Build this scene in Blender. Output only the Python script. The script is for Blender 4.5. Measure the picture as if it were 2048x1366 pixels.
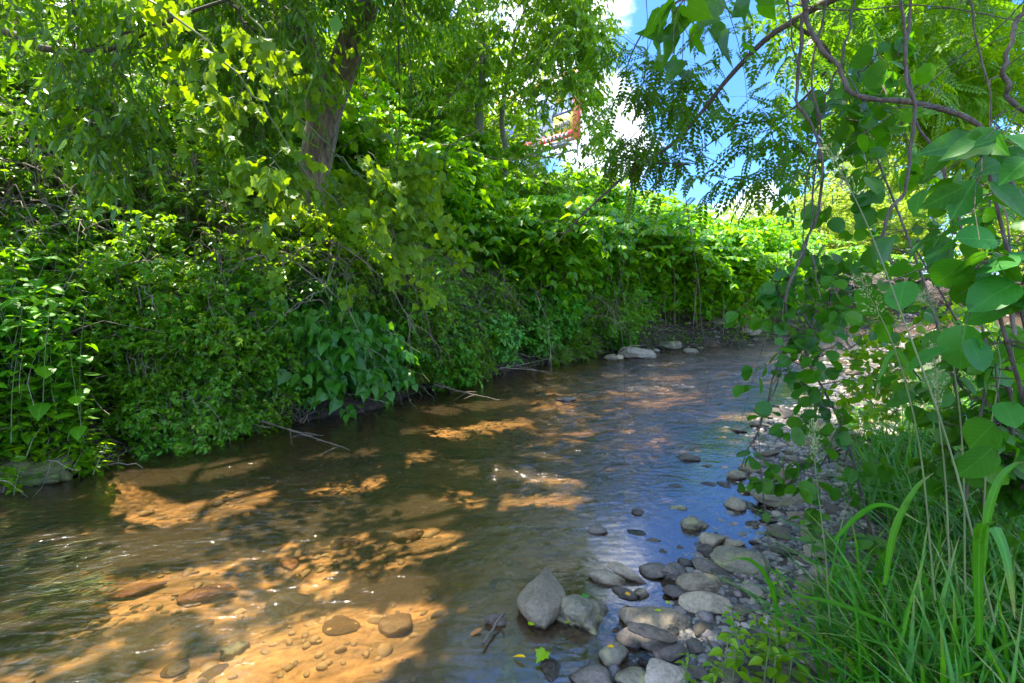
import bpy, math, random
import numpy as np
from math import radians, sin, cos, pi
for _o in list(bpy.data.objects): bpy.data.objects.remove(_o)
SC = bpy.context.scene
COL = SC.collection
# ------------------------------------------------------------------ camera
CAMH = 1.5; TILT = math.atan(118/1024.0)
cd = bpy.data.cameras.new('camera'); cam = bpy.data.objects.new('camera', cd); COL.objects.link(cam)
cam.location = (0, 0, CAMH); cam.rotation_euler = (pi/2-TILT, 0, 0)
cd.lens = 18; cd.sensor_width = 36; cd.clip_start = 0.05; cd.clip_end = 1500
SC.camera = cam
# ------------------------------------------------------------------ sky and sun
SUN_AZ, SUN_EL = radians(-42), radians(66)          # azimuth from +Y towards +X
SUNV = np.array([sin(SUN_AZ)*cos(SUN_EL), cos(SUN_AZ)*cos(SUN_EL), sin(SUN_EL)])
W = bpy.data.worlds.new('World'); SC.world = W; W.use_nodes = True
nt = W.node_tree; N = nt.nodes; Lk = nt.links
for n in list(N): N.remove(n)
out = N.new('ShaderNodeOutputWorld'); bg = N.new('ShaderNodeBackground'); bg.inputs[1].default_value = 0.15
sky = N.new('ShaderNodeTexSky'); sky.sky_type = 'NISHITA'; sky.sun_disc = False
sky.sun_elevation = SUN_EL; sky.sun_rotation = SUN_AZ; sky.air_density = 1.0; sky.dust_density = 0.3; sky.ozone_density = 2.5
tc = N.new('ShaderNodeTexCoord')
mp = N.new('ShaderNodeMapping'); mp.inputs['Scale'].default_value = (1, 1, 1.9); mp.inputs['Location'].default_value = (0.31, 0.0, 0.10)
cn = N.new('ShaderNodeTexNoise'); cn.inputs['Scale'].default_value = 3.1; cn.inputs['Detail'].default_value = 9; cn.inputs['Roughness'].default_value = 0.55
cn.inputs['Distortion'].default_value = 0.25
Lk.new(tc.outputs['Generated'], mp.inputs[0]); Lk.new(mp.outputs[0], cn.inputs['Vector'])
def vdist(v):                                        # angular nearness to a direction
    d = N.new('ShaderNodeVectorMath'); d.operation = 'DISTANCE'; v = np.array(v)/np.linalg.norm(v)
    d.inputs[1].default_value = tuple(v); Lk.new(tc.outputs['Generated'], d.inputs[0]); return d.outputs['Value']
def wmath(op, a, b):
    m = N.new('ShaderNodeMath'); m.operation = op
    for i, q in enumerate((a, b)):
        if isinstance(q, (int, float)): m.inputs[i].default_value = q
        else: Lk.new(q, m.inputs[i])
    return m.outputs[0]
def wblob(v, r, amp):
    mr = N.new('ShaderNodeMapRange'); mr.interpolation_type = 'SMOOTHSTEP'
    mr.inputs['From Min'].default_value = 0; mr.inputs['From Max'].default_value = r
    mr.inputs['To Min'].default_value = amp; mr.inputs['To Max'].default_value = 0
    Lk.new(vdist(v), mr.inputs['Value']); return mr.outputs[0]
dens = cn.outputs['Fac']
for v, r, a in (((0.50, 1, 0.42), .34, -.26), ((0.44, 1, 0.62), .40, -.22), ((0.35, 1, 0.24), .16, -.06), ((0.20, 1, 0.27), .16, .14), ((0.2, 1, 0.45), .22, .16),
                ((0.47, 1, 0.16), .07, .16), ((0.36, 1, 0.16), .07, .12), ((-0.2, 1, 0.5), .5, .12), ((.55, 1, .28), .12, .04)):
    dens = wmath('ADD', dens, wblob(v, r, a))
cr = N.new('ShaderNodeMapRange'); cr.interpolation_type = 'SMOOTHSTEP'
cr.inputs['From Min'].default_value = 0.50; cr.inputs['From Max'].default_value = 0.64
Lk.new(dens, cr.inputs['Value'])
cc = N.new('ShaderNodeValToRGB'); cc.color_ramp.elements[0].position = 0.50; cc.color_ramp.elements[0].color = (8.3, 8.7, 9.3, 1)
cc.color_ramp.elements[1].position = 0.80; cc.color_ramp.elements[1].color = (5.6, 6.1, 7.2, 1)
Lk.new(dens, cc.inputs[0])
mx = N.new('ShaderNodeMix'); mx.data_type = 'RGBA'
tint = N.new('ShaderNodeMix'); tint.data_type = 'RGBA'; tint.blend_type = 'MULTIPLY'; tint.inputs[0].default_value = 1
tint.inputs[7].default_value = (0.36, 0.62, 1.02, 1)
Lk.new(sky.outputs[0], tint.inputs[6]); Lk.new(tint.outputs[2], mx.inputs[6])
Lk.new(cr.outputs[0], mx.inputs[0]); Lk.new(cc.outputs[0], mx.inputs[7])
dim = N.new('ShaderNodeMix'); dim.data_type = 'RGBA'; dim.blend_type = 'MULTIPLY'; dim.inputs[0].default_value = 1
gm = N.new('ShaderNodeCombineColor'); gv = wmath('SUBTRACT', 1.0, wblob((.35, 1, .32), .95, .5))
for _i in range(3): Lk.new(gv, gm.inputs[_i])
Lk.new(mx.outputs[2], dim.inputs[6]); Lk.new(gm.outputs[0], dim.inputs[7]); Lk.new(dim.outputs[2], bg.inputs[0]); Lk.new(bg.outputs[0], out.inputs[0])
sl = bpy.data.lights.new('sun', 'SUN'); sl.energy = 3.9; sl.angle = radians(0.55); sl.color = (1.0, 0.93, 0.80)
sun = bpy.data.objects.new('sun', sl); COL.objects.link(sun)
sun.rotation_euler = (pi/2-SUN_EL, 0, -SUN_AZ + pi); sun.location = (0, 0, 40)
sun.rotation_mode = 'QUATERNION'
from mathutils import Vector
sun.rotation_quaternion = Vector(SUNV).to_track_quat('Z', 'Y')
SC.view_settings.view_transform = 'Standard'; SC.view_settings.look = 'None'
SC.view_settings.exposure = 2.35; SC.view_settings.gamma = 1.0
SC.cycles.use_denoising = True
SC.cycles.max_bounces = 8; SC.cycles.diffuse_bounces = 4; SC.cycles.glossy_bounces = 3; SC.cycles.transmission_bounces = 6; SC.cycles.transparent_max_bounces = 8
SC.cycles.sample_clamp_indirect = 4.0
SC.cycles.caustics_reflective = False; SC.cycles.caustics_refractive = False
# ------------------------------------------------------------------ maths helpers
ct, st = cos(TILT), sin(TILT)
def ray(px, py):
    x = (px-1024)/1024.0; u = -(py-683)/1024.0
    return np.array([x, ct+u*st, -st+u*ct])
def pt(px, py, depth):                               # point at world Y = depth seen there
    d = ray(px, py); return np.array([0, 0, CAMH]) + d*(depth/d[1])
def gz(px, py, z=0.0):
    d = ray(px, py); t = (z-CAMH)/d[2]; return np.array([0, 0, CAMH]) + d*t
def proj(P):
    P = np.asarray(P, float); x = P[:, 0]; y = P[:, 1]; z = P[:, 2]-CAMH
    f = y*ct - z*st; u = y*st + z*ct
    f = np.where(f < .05, .05, f)
    return 1024 + 1024*x/f, 683 - 1024*u/f
def sstep(a, b, x):
    t = np.clip((x-a)/(b-a), 0, 1); return t*t*(3-2*t)
def _h(i, j, k, s):
    s = int(s)
    n = (i*374761393 + j*668265263 + k*2147483647 + s*974634777) & 0xffffffff
    n = ((n ^ (n >> 13))*1274126177) & 0xffffffff
    return ((n ^ (n >> 16)) & 0xffff)/65535.0
def vnoise(P, s=0):                                  # value noise -1..1 of (N,3)
    P = np.asarray(P, float); f = np.floor(P).astype(np.int64); t = P-f; t = t*t*(3-2*t); r = 0
    for a in (0, 1):
        for b in (0, 1):
            for c in (0, 1):
                w = (t[:, 0] if a else 1-t[:, 0])*(t[:, 1] if b else 1-t[:, 1])*(t[:, 2] if c else 1-t[:, 2])
                r = r + w*_h(f[:, 0]+a, f[:, 1]+b, f[:, 2]+c, s)
    return r*2-1
def fbm(P, o=4, s=0):
    r = 0; a = 1.0; P = np.asarray(P, float)
    for i in range(o): r = r + a*vnoise(P*(2.0**i)+i*7.3, s+i); a *= .5
    return r
def nrm(v): return v/np.maximum(np.linalg.norm(v, axis=-1, keepdims=True), 1e-9)
def spl(pts, n):                                     # Catmull-Rom resample
    p = np.array([np.asarray(q, float) for q in pts]); m = len(p)
    if m == 2: t = np.linspace(0, 1, n)[:, None]; return p[0]*(1-t)+p[1]*t
    e = np.vstack([2*p[0]-p[1], p, 2*p[-1]-p[-2]]); T = np.linspace(0, m-1-1e-6, n); i = T.astype(int); t = (T-i)[:, None]
    a, b, c, d = e[i], e[i+1], e[i+2], e[i+3]
    return .5*((2*b)+(-a+c)*t+(2*a-5*b+4*c-d)*t*t+(-a+3*b-3*c+d)*t**3)
# ------------------------------------------------------------------ mesh builder
class MB:
    def __init__(s): s.v = []; s.f = []; s.a = []; s.n = 0; s.u = []
    def add(s, v, f, var=0.5, uv=None):
        v = np.asarray(v, float).reshape(-1, 3); f = np.asarray(f, np.int64)
        if len(v) == 0: return
        s.v.append(v); s.f.append(f+s.n); s.n += len(v)
        s.u.append(np.zeros((len(v), 2)) if uv is None else uv)
        s.a.append(np.broadcast_to(np.asarray(var, float), (len(v),)).copy())
    def build(s, name, mat, parent=None, smooth=False, origin=(0, 0, 0), extra=None):
        me = bpy.data.meshes.new(name); v = np.concatenate(s.v)-np.asarray(origin, float)
        me.vertices.add(len(v)); me.vertices.foreach_set('co', v.astype(np.float32).ravel())
        li = np.concatenate([f.ravel() for f in s.f]); cnt = np.concatenate([np.full(len(f), f.shape[1]) for f in s.f])
        st_ = np.concatenate([[0], np.cumsum(cnt)[:-1]])
        me.loops.add(len(li)); me.loops.foreach_set('vertex_index', li.astype(np.int32))
        me.polygons.add(len(cnt)); me.polygons.foreach_set('loop_start', st_.astype(np.int32))
        me.polygons.foreach_set('loop_total', cnt.astype(np.int32))
        if smooth: me.polygons.foreach_set('use_smooth', np.ones(len(cnt), bool))
        at = me.attributes.new('var', 'FLOAT', 'POINT'); at.data.foreach_set('value', np.concatenate(s.a).astype(np.float32))
        uu = np.concatenate(s.u); ex = dict(extra or {})
        if np.any(uu): ex['lu'] = uu[:, 0]; ex['lv'] = uu[:, 1]
        for k, val in ex.items():
            q = me.attributes.new(k, 'FLOAT', 'POINT'); q.data.foreach_set('value', np.asarray(val).astype(np.float32))
        me.update(calc_edges=True); me.materials.append(mat)
        o = bpy.data.objects.new(name, me); COL.objects.link(o)
        if parent is not None: o.parent = parent
        return o
def tag(o, label=None, cat=None, group=None, kind=None):
    if label: o['label'] = label
    if cat: o['category'] = cat
    if group: o['group'] = group
    if kind: o['kind'] = kind
    return o
def empty(name, loc, label, cat, group=None, rz=0.0, s=1.0):
    o = bpy.data.objects.new(name, None); COL.objects.link(o); o.location = tuple(loc); o.rotation_euler = (0, 0, rz); o.scale = (s, s, s)
    o.empty_display_size = .1
    return tag(o, label, cat, group)
def dup(r, loc, rz=0.0, s=1.0, label=None, tilt=(0, 0)):
    c = r.copy(); COL.objects.link(c); c.location = tuple(loc); c.rotation_euler = (tilt[0], tilt[1], rz)
    c.scale = (s, s, s) if np.isscalar(s) else tuple(s)
    if label: c['label'] = label
    for ch in list(r.children):
        d = ch.copy(); COL.objects.link(d); d.parent = c
        for g in list(ch.children):
            e = g.copy(); COL.objects.link(e); e.parent = d
    return c
def tubes(mb, P, R, sides=4, var=0.5):               # P (n,k,3) R (n,k)
    P = np.asarray(P, float); R = np.asarray(R, float)
    if P.ndim == 2: P = P[None]; R = np.broadcast_to(R, P.shape[:2])
    n, k, _ = P.shape
    T = nrm(np.gradient(P, axis=1)); ref = np.where(np.abs(T[:, :1, 2:3]) > .8, np.array([1., .1, 0]), np.array([0, .1, 1.]))
    ref = np.broadcast_to(ref, P.shape)
    U = nrm(np.cross(T, ref)); V = np.cross(T, U)
    a = np.arange(sides)*2*pi/sides
    ring = P[:, :, None]+R[:, :, None, None]*(np.cos(a)[None, None, :, None]*U[:, :, None]+np.sin(a)[None, None, :, None]*V[:, :, None])
    i = (np.arange(n)[:, None, None]*k+np.arange(k-1)[None, :, None])*sides
    j = np.arange(sides)[None, None, :]; j2 = (j+1) % sides
    f = np.stack([i+j, i+j2, i+sides+j2, i+sides+j], -1).reshape(-1, 4)
    if np.ndim(var) == 1: var = np.repeat(var, k*sides)
    mb.add(ring, f, var)
def cap(mb, c, t, r, sides=8, var=.5):
    t = nrm(np.asarray(t, float)); u = nrm(np.cross(t, [.1, .2, 1.])); v = np.cross(t, u)
    a = np.arange(sides)*2*pi/sides
    mb.add(np.vstack([c+r*(np.cos(q)*u+np.sin(q)*v) for q in a]), np.arange(sides)[None], var)
def box(mb, c, s, rz=0.0, var=.5):
    x, y, z = np.array(s)/2.0
    v = np.array([[a*x, b*y, d*z] for a in (-1, 1) for b in (-1, 1) for d in (-1, 1)])
    v = np.stack([v[:, 0]*cos(rz)-v[:, 1]*sin(rz), v[:, 0]*sin(rz)+v[:, 1]*cos(rz), v[:, 2]], 1)+np.asarray(c)
    mb.add(v, [[0, 1, 3, 2], [4, 6, 7, 5], [0, 4, 5, 1], [2, 3, 7, 6], [0, 2, 6, 4], [1, 5, 7, 3]], var)
# ------------------------------------------------------------------ leaf templates (length 1 along x)
def fan(outline, cx=.45, cup=.25, bend=.18):
    o = np.array(outline, float); n = len(o)
    v = np.zeros((n+1, 3)); v[1:, :2] = o; v[0, 0] = cx
    v[:, 2] = cup*np.abs(v[:, 1])-bend*v[:, 0]**2
    return v, np.array([[0, 1+i, 1+(i+1) % n] for i in range(n)])
def mir(h): return [(0, 0)]+[(x, -y) for x, y in h]+[(1, 0)]+[(x, y) for x, y in reversed(h)]
T_OV = fan(mir([(.15, .2), (.38, .29), (.68, .2)]))
T_LAN = fan(mir([(.25, .13), (.6, .12)]), cup=.2, bend=.25)
T_ROUND = fan(mir([(.02, .16), (.16, .38), (.42, .48), (.7, .42), (.9, .22)]), cup=.12, bend=.14)
T_HEART = fan(mir([(-.08, .2), (.04, .40), (.3, .45), (.6, .27), (.82, .1)]), cup=.22, bend=.28)
T_GRAPE = fan(mir([(-.1, .22), (.05, .42), (.22, .38), (.42, .58), (.5, .36), (.68, .3), (.72, .16)]), cup=.18, bend=.25)
T_SM = (np.array([[0, 0, 0], [.45, -.27, .09], [1, 0, -.1], [.45, .27, .09]]), np.array([[0, 1, 2], [0, 2, 3]]))
T_NAR = (np.array([[0, 0, 0], [.4, -.15, .05], [1, 0, -.16], [.4, .15, .05]]), np.array([[0, 1, 2], [0, 2, 3]]))
def combo(items):
    V = []; F = []; n = 0
    for (tv, tf), x, y, ang, s in items:
        c, d = cos(ang), sin(ang); q = tv*s
        V.append(np.stack([x+q[:, 0]*c-q[:, 1]*d, y+q[:, 0]*d+q[:, 1]*c, q[:, 2]], 1)); F.append(tf+n); n += len(tv)
    V = np.vstack(V); V[:, 2] -= .22*V[:, 0]**2
    return V, np.vstack(F)
STALK = (np.array([[0, -.012, 0], [1, -.004, 0], [1, .004, 0], [0, .012, 0]]), np.array([[0, 1, 2], [0, 2, 3]]))
def pinn(n, l, a=1.15):
    it = [(STALK, 0, 0, 0, 1), (T_NAR if n > 8 else T_SM, .97, 0, 0, l)]
    for i in range(n):
        x = .18+.76*i/(n-1)
        for sg in (-1, 1): it.append((T_NAR if n > 8 else T_SM, x, 0, sg*a, l*(1-.25*abs(i/(n-1)-.4))))
    return combo(it)
T_PIN = pinn(7, .24); T_PIN2 = pinn(11, .24, 1.2); T_FERN = pinn(14, .22, 1.3)
T_TRI = combo([(STALK, 0, 0, 0, .5), (T_SM, .45, 0, 0, .55), (T_SM, .42, 0, 1.1, .48), (T_SM, .42, 0, -1.1, .48)])
def leaves(mb, T, P, D, Nn, S, var, w=1.0):
    tv, tf = T; n = len(P)
    if n == 0: return
    X = nrm(D); Y = nrm(np.cross(Nn, X)); Z = np.cross(X, Y); S = np.broadcast_to(np.asarray(S, float), (n,))
    zf = (.3+1.9*np.random.default_rng(n).random(n))[:, None, None] if len(tv) > 4 else 1.0
    v = P[:, None]+S[:, None, None]*(tv[None, :, :1]*X[:, None]+w*tv[None, :, 1:2]*Y[:, None]+zf*tv[None, :, 2:]*Z[:, None])
    f = (np.arange(n)[:, None, None]*len(tv)+tf[None]).reshape(-1, 3)
    mb.add(v, f, np.repeat(var, len(tv)), np.tile(tv[:, :2], (n, 1)) if len(tv) > 4 else None)
# ------------------------------------------------------------------ materials
def mat_new(name):
    m = bpy.data.materials.new(name); m.use_nodes = True; t = m.node_tree
    for n in list(t.nodes): t.nodes.remove(n)
    return m, t, t.nodes, t.links
def nd(t, typ, **kw):
    n = t.nodes.new(typ)
    for k, v in kw.items():
        if k.startswith('i_'): n.inputs[k[2:].replace('_', ' ')].default_value = v
        else: setattr(n, k, v)
    return n
def c4(c): return (c[0], c[1], c[2], 1)
def ramp(t, src, stops):
    r = nd(t, 'ShaderNodeValToRGB'); e = r.color_ramp.elements
    e[0].position, e[0].color = stops[0][0], c4(stops[0][1]); e[1].position, e[1].color = stops[-1][0], c4(stops[-1][1])
    for p, c in stops[1:-1]: q = e.new(p); q.color = c4(c)
    t.links.new(src, r.inputs[0]); return r.outputs[0]
def sat(c, k=1.3):
    l = .3*c[0]+.6*c[1]+.1*c[2]; return tuple(max(.003, l+(x-l)*k) for x in c)
def leaf_mat(name, dark, light, tr, rough=.42, spec=.45, trans=.45, autumn=None, veins=False):
    wm = lambda c: (c[0]*1.32, c[1]*1.12, c[2]*.85)
    dark, light, tr = wm(sat(dark)), wm(sat(light)), wm(sat(tr, 1.2))
    m, t, Nn, L = mat_new(name)
    at = nd(t, 'ShaderNodeAttribute', attribute_name='var')
    stops = [(0, dark), (.55, tuple((a+b)/2 for a, b in zip(dark, light))), (.93, light)]
    if autumn: stops += [(.975, light), (1, autumn)]
    col = ramp(t, at.outputs['Fac'], stops)
    geo = nd(t, 'ShaderNodeTexCoord')
    no = nd(t, 'ShaderNodeTexNoise', i_Scale=1.3, i_Detail=2.0); L.new(geo.outputs['Object'], no.inputs['Vector'])
    hs = nd(t, 'ShaderNodeHueSaturation'); L.new(col, hs.inputs['Color'])
    mr = nd(t, 'ShaderNodeMapRange'); mr.inputs['From Min'].default_value = .3; mr.inputs['From Max'].default_value = .7
    mr.inputs['To Min'].default_value = .485; mr.inputs['To Max'].default_value = .512
    L.new(no.outputs['Fac'], mr.inputs['Value']); oi = nd(t, 'ShaderNodeObjectInfo'); h1 = nd(t, 'ShaderNodeMath', operation='MULTIPLY_ADD'); h1.inputs[1].default_value = .022; L.new(oi.outputs['Random'], h1.inputs[0]); L.new(mr.outputs[0], h1.inputs[2])
    h2 = nd(t, 'ShaderNodeMath', operation='SUBTRACT'); h2.inputs[1].default_value = .013; L.new(h1.outputs[0], h2.inputs[0]); L.new(h2.outputs[0], hs.inputs['Hue'])
    v1 = nd(t, 'ShaderNodeMath', operation='MULTIPLY'); v1.inputs[1].default_value = 7.13; L.new(oi.outputs['Random'], v1.inputs[0]); v2 = nd(t, 'ShaderNodeMath', operation='FRACT'); L.new(v1.outputs[0], v2.inputs[0])
    v3 = nd(t, 'ShaderNodeMapRange'); v3.inputs['To Min'].default_value = .78; v3.inputs['To Max'].default_value = 1.3; L.new(v2.outputs[0], v3.inputs['Value']); L.new(v3.outputs[0], hs.inputs['Value'])
    p = nd(t, 'ShaderNodeBsdfPrincipled'); p.inputs['Roughness'].default_value = rough; p.inputs['Specular IOR Level'].default_value = spec
    if veins:
        lu = nd(t, 'ShaderNodeAttribute', attribute_name='lu').outputs['Fac']; lv = nd(t, 'ShaderNodeAttribute', attribute_name='lv').outputs['Fac']
        def mth(op, a, b=0.0):
            q = nd(t, 'ShaderNodeMath', operation=op)
            for i, z in enumerate((a, b)):
                if isinstance(z, (int, float)): q.inputs[i].default_value = z
                else: L.new(z, q.inputs[i])
            return q.outputs[0]
        av = mth('ABSOLUTE', lv); mid = mth('LESS_THAN', av, .016)
        sv = mth('GREATER_THAN', mth('SINE', mth('MULTIPLY', mth('SUBTRACT', lu, mth('MULTIPLY', av, .8)), 44.0)), .93); ve = mth('MAXIMUM', mid, mth('MULTIPLY', sv, .55 if veins == 1 else 0.0))
        if veins == 2: ve = mth('MAXIMUM', mth('LESS_THAN', av, .09), mth('MULTIPLY', mth('GREATER_THAN', mth('SINE', mth('MULTIPLY', lv, 38.0)), .5), .3))
        vm = nd(t, 'ShaderNodeMix', data_type='RGBA'); L.new(mth('MULTIPLY', ve, .3), vm.inputs[0]); vm.inputs[7].default_value = c4(tuple(min(1, x*1.9+.03) for x in light)); L.new(hs.outputs[0], vm.inputs[6])
        if veins == 2:
            mt = nd(t, 'ShaderNodeMapRange'); mt.inputs['From Min'].default_value = .72; mt.inputs['From Max'].default_value = 1.0; mt.inputs['To Max'].default_value = .85; L.new(lu, mt.inputs['Value'])
            vt = nd(t, 'ShaderNodeMix', data_type='RGBA'); L.new(mth('MULTIPLY', mt.outputs[0], mth('GREATER_THAN', at.outputs['Fac'], .45)), vt.inputs[0]); L.new(vm.outputs[2], vt.inputs[6]); vt.inputs[7].default_value = (.38, .28, .12, 1); vm = vt
        bn = nd(t, 'ShaderNodeTexNoise', i_Scale=38.0, i_Detail=4.0); L.new(geo.outputs['Object'], bn.inputs['Vector'])
        bc = ramp(t, bn.outputs['Fac'], [(.30, (.55, .45, .2)), (.36, (.85, .9, .8)), (.6, (1.1, 1.1, 1.05))]); b2 = nd(t, 'ShaderNodeMix', data_type='RGBA', blend_type='MULTIPLY'); b2.inputs[0].default_value = .8; L.new(vm.outputs[2], b2.inputs[6]); L.new(bc, b2.inputs[7])
        hs = nd(t, 'ShaderNodeHueSaturation'); L.new(b2.outputs[2], hs.inputs['Color'])
        bp = nd(t, 'ShaderNodeBump'); bp.inputs['Strength'].default_value = .6; bp.inputs['Distance'].default_value = .002; L.new(mth('SUBTRACT', bn.outputs['Fac'], ve), bp.inputs['Height']); L.new(bp.outputs[0], p.inputs['Normal'])
    L.new(hs.outputs[0], p.inputs['Base Color'])
    tl = nd(t, 'ShaderNodeBsdfTranslucent'); m2 = nd(t, 'ShaderNodeMix', data_type='RGBA', blend_type='MIX')
    m2.inputs[0].default_value = .75; m2.inputs[7].default_value = c4(tr); L.new(hs.outputs[0], m2.inputs[6]); L.new(m2.outputs[2], tl.inputs['Color'])
    ms = nd(t, 'ShaderNodeMixShader'); ms.inputs[0].default_value = trans
    o = nd(t, 'ShaderNodeOutputMaterial'); L.new(p.outputs[0], ms.inputs[1]); L.new(tl.outputs[0], ms.inputs[2]); L.new(ms.outputs[0], o.inputs[0])
    return m
def bark_mat(name, c1, c2, scale=18, stretch=.16, bump=.6, rough=.85):
    m, t, Nn, L = mat_new(name)
    g = nd(t, 'ShaderNodeTexCoord'); mp = nd(t, 'ShaderNodeMapping'); mp.inputs['Scale'].default_value = (1, 1, stretch); L.new(g.outputs['Object'], mp.inputs[0])
    no = nd(t, 'ShaderNodeTexNoise', i_Scale=scale, i_Detail=6.0, i_Roughness=.65); L.new(mp.outputs[0], no.inputs['Vector'])
    n2 = nd(t, 'ShaderNodeTexNoise', i_Scale=3.0, i_Detail=3.0); L.new(g.outputs['Object'], n2.inputs['Vector'])
    col = ramp(t, no.outputs['Fac'], [(.3, c1), (.7, c2)])
    mx = nd(t, 'ShaderNodeMix', data_type='RGBA', blend_type='MULTIPLY'); mx.inputs[0].default_value = .6
    c3 = ramp(t, n2.outputs['Fac'], [(.35, (.55, .55, .5)), (.65, (1.15, 1.1, 1.0))]); L.new(col, mx.inputs[6]); L.new(c3, mx.inputs[7])
    p = nd(t, 'ShaderNodeBsdfPrincipled'); p.inputs['Roughness'].default_value = rough; L.new(mx.outputs[2], p.inputs['Base Color'])
    b = nd(t, 'ShaderNodeBump'); b.inputs['Strength'].default_value = bump; b.inputs['Distance'].default_value = .02; L.new(no.outputs['Fac'], b.inputs['Height']); L.new(b.outputs[0], p.inputs['Normal'])
    o = nd(t, 'ShaderNodeOutputMaterial'); L.new(p.outputs[0], o.inputs[0]); return m
def plain(name, c, rough=.6, metal=0.0, noise=.15):
    m, t, Nn, L = mat_new(name); g = nd(t, 'ShaderNodeTexCoord'); no = nd(t, 'ShaderNodeTexNoise', i_Scale=6.0, i_Detail=5.0); L.new(g.outputs['Object'], no.inputs['Vector'])
    col = ramp(t, no.outputs['Fac'], [(.3, tuple(x*(1-noise) for x in c)), (.7, tuple(min(1, x*(1+noise)) for x in c))])
    p = nd(t, 'ShaderNodeBsdfPrincipled'); p.inputs['Roughness'].default_value = rough; p.inputs['Metallic'].default_value = metal; L.new(col, p.inputs['Base Color'])
    o = nd(t, 'ShaderNodeOutputMaterial'); L.new(p.outputs[0], o.inputs[0]); return m
def stone_mat(name, c1, c2, moss=None, wetline=True, rough=.75):
    m, t, Nn, L = mat_new(name); g = nd(t, 'ShaderNodeTexCoord'); oi = nd(t, 'ShaderNodeObjectInfo'); ge = nd(t, 'ShaderNodeNewGeometry')
    ad = nd(t, 'ShaderNodeVectorMath', operation='ADD'); L.new(g.outputs['Object'], ad.inputs[0]); 
    L.new(oi.outputs['Location'], ad.inputs[1])
    n1 = nd(t, 'ShaderNodeTexNoise', i_Scale=5.0, i_Detail=4.0, i_Roughness=.6); L.new(ad.outputs[0], n1.inputs['Vector'])
    n2 = nd(t, 'ShaderNodeTexNoise', i_Scale=60.0, i_Detail=4.0, i_Roughness=.7); L.new(ad.outputs[0], n2.inputs['Vector'])
    col = ramp(t, n1.outputs['Fac'], [(.3, c1), (.7, c2)])
    sp = ramp(t, n2.outputs['Fac'], [(.35, (.62, .6, .58)), (.6, (1.1, 1.1, 1.1))])
    mx = nd(t, 'ShaderNodeMix', data_type='RGBA', blend_type='MULTIPLY'); mx.inputs[0].default_value = .8; L.new(col, mx.inputs[6]); L.new(sp, mx.inputs[7])
    # per-stone value shift
    hs = nd(t, 'ShaderNodeHueSaturation'); L.new(mx.outputs[2], hs.inputs['Color'])
    mr = nd(t, 'ShaderNodeMapRange'); mr.inputs['To Min'].default_value = .65; mr.inputs['To Max'].default_value = 1.3; L.new(oi.outputs['Random'], mr.inputs['Value']); L.new(mr.outputs[0], hs.inputs['Value'])
    # damp dark band near the waterline (real wetness of the rock)
    sx = nd(t, 'ShaderNodeSeparateXYZ'); L.new(ge.outputs['Position'], sx.inputs[0])
    ns = nd(t, 'ShaderNodeMath', operation='MULTIPLY_ADD'); ns.inputs[1].default_value = .06; L.new(n1.outputs['Fac'], ns.inputs[0]); L.new(sx.outputs['Z'], ns.inputs[2])
    wr = nd(t, 'ShaderNodeMapRange'); wr.inputs['From Min'].default_value = .035; wr.inputs['From Max'].default_value = .06; L.new(ns.outputs[0], wr.inputs['Value'])
    wm = nd(t, 'ShaderNodeMix', data_type='RGBA', blend_type='MIX'); L.new(wr.outputs[0], wm.inputs[0])
    dk = nd(t, 'ShaderNodeMix', data_type='RGBA', blend_type='MULTIPLY'); dk.inputs[0].default_value = 1; dk.inputs[7].default_value = (.36, .30, .25, 1); L.new(hs.outputs[0], dk.inputs[6])
    L.new(dk.outputs[2], wm.inputs[6]); L.new(hs.outputs[0], wm.inputs[7]); colo = wm.outputs[2]
    if moss:
        mn = nd(t, 'ShaderNodeTexNoise', i_Scale=9.0, i_Detail=5.0); L.new(ad.outputs[0], mn.inputs['Vector'])
        mm = nd(t, 'ShaderNodeMapRange'); mm.inputs['From Min'].default_value = .5; mm.inputs['From Max'].default_value = .62; L.new(mn.outputs['Fac'], mm.inputs['Value'])
        mq = nd(t, 'ShaderNodeMix', data_type='RGBA'); L.new(mm.outputs[0], mq.inputs[0]); L.new(colo, mq.inputs[6]); mq.inputs[7].default_value = c4(moss); colo = mq.outputs[2]
    p = nd(t, 'ShaderNodeBsdfPrincipled'); L.new(colo, p.inputs['Base Color'])
    rr = nd(t, 'ShaderNodeMapRange'); rr.inputs['To Min'].default_value = .22; rr.inputs['To Max'].default_value = rough; L.new(wr.outputs[0], rr.inputs['Value']); L.new(rr.outputs[0], p.inputs['Roughness'])
    b = nd(t, 'ShaderNodeBump'); b.inputs['Strength'].default_value = .9; b.inputs['Distance'].default_value = .008; n4 = nd(t, 'ShaderNodeTexNoise', i_Scale=16.0, i_Detail=6.0, i_Roughness=.65); L.new(ad.outputs[0], n4.inputs['Vector']); rg = nd(t, 'ShaderNodeMath', operation='MULTIPLY_ADD'); rg.inputs[1].default_value = 2.2; L.new(n4.outputs['Fac'], rg.inputs[0]); L.new(n2.outputs['Fac'], rg.inputs[2]); L.new(rg.outputs[0], b.inputs['Height']); L.new(b.outputs[0], p.inputs['Normal'])
    o = nd(t, 'ShaderNodeOutputMaterial'); L.new(p.outputs[0], o.inputs[0]); return m
M = {}
M['far'] = leaf_mat('leaf_far', (.05, .12, .018), (.13, .24, .03), (.34, .58, .06), trans=.5)
M['farpale'] = leaf_mat('leaf_far_pale', (.11, .19, .04), (.22, .32, .07), (.44, .62, .13), trans=.5)
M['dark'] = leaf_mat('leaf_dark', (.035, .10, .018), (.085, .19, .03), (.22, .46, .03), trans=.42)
M['mid'] = leaf_mat('leaf_mid', (.05, .14, .018), (.11, .25, .03), (.32, .58, .03), trans=.45, autumn=(.35, .25, .06))
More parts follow.
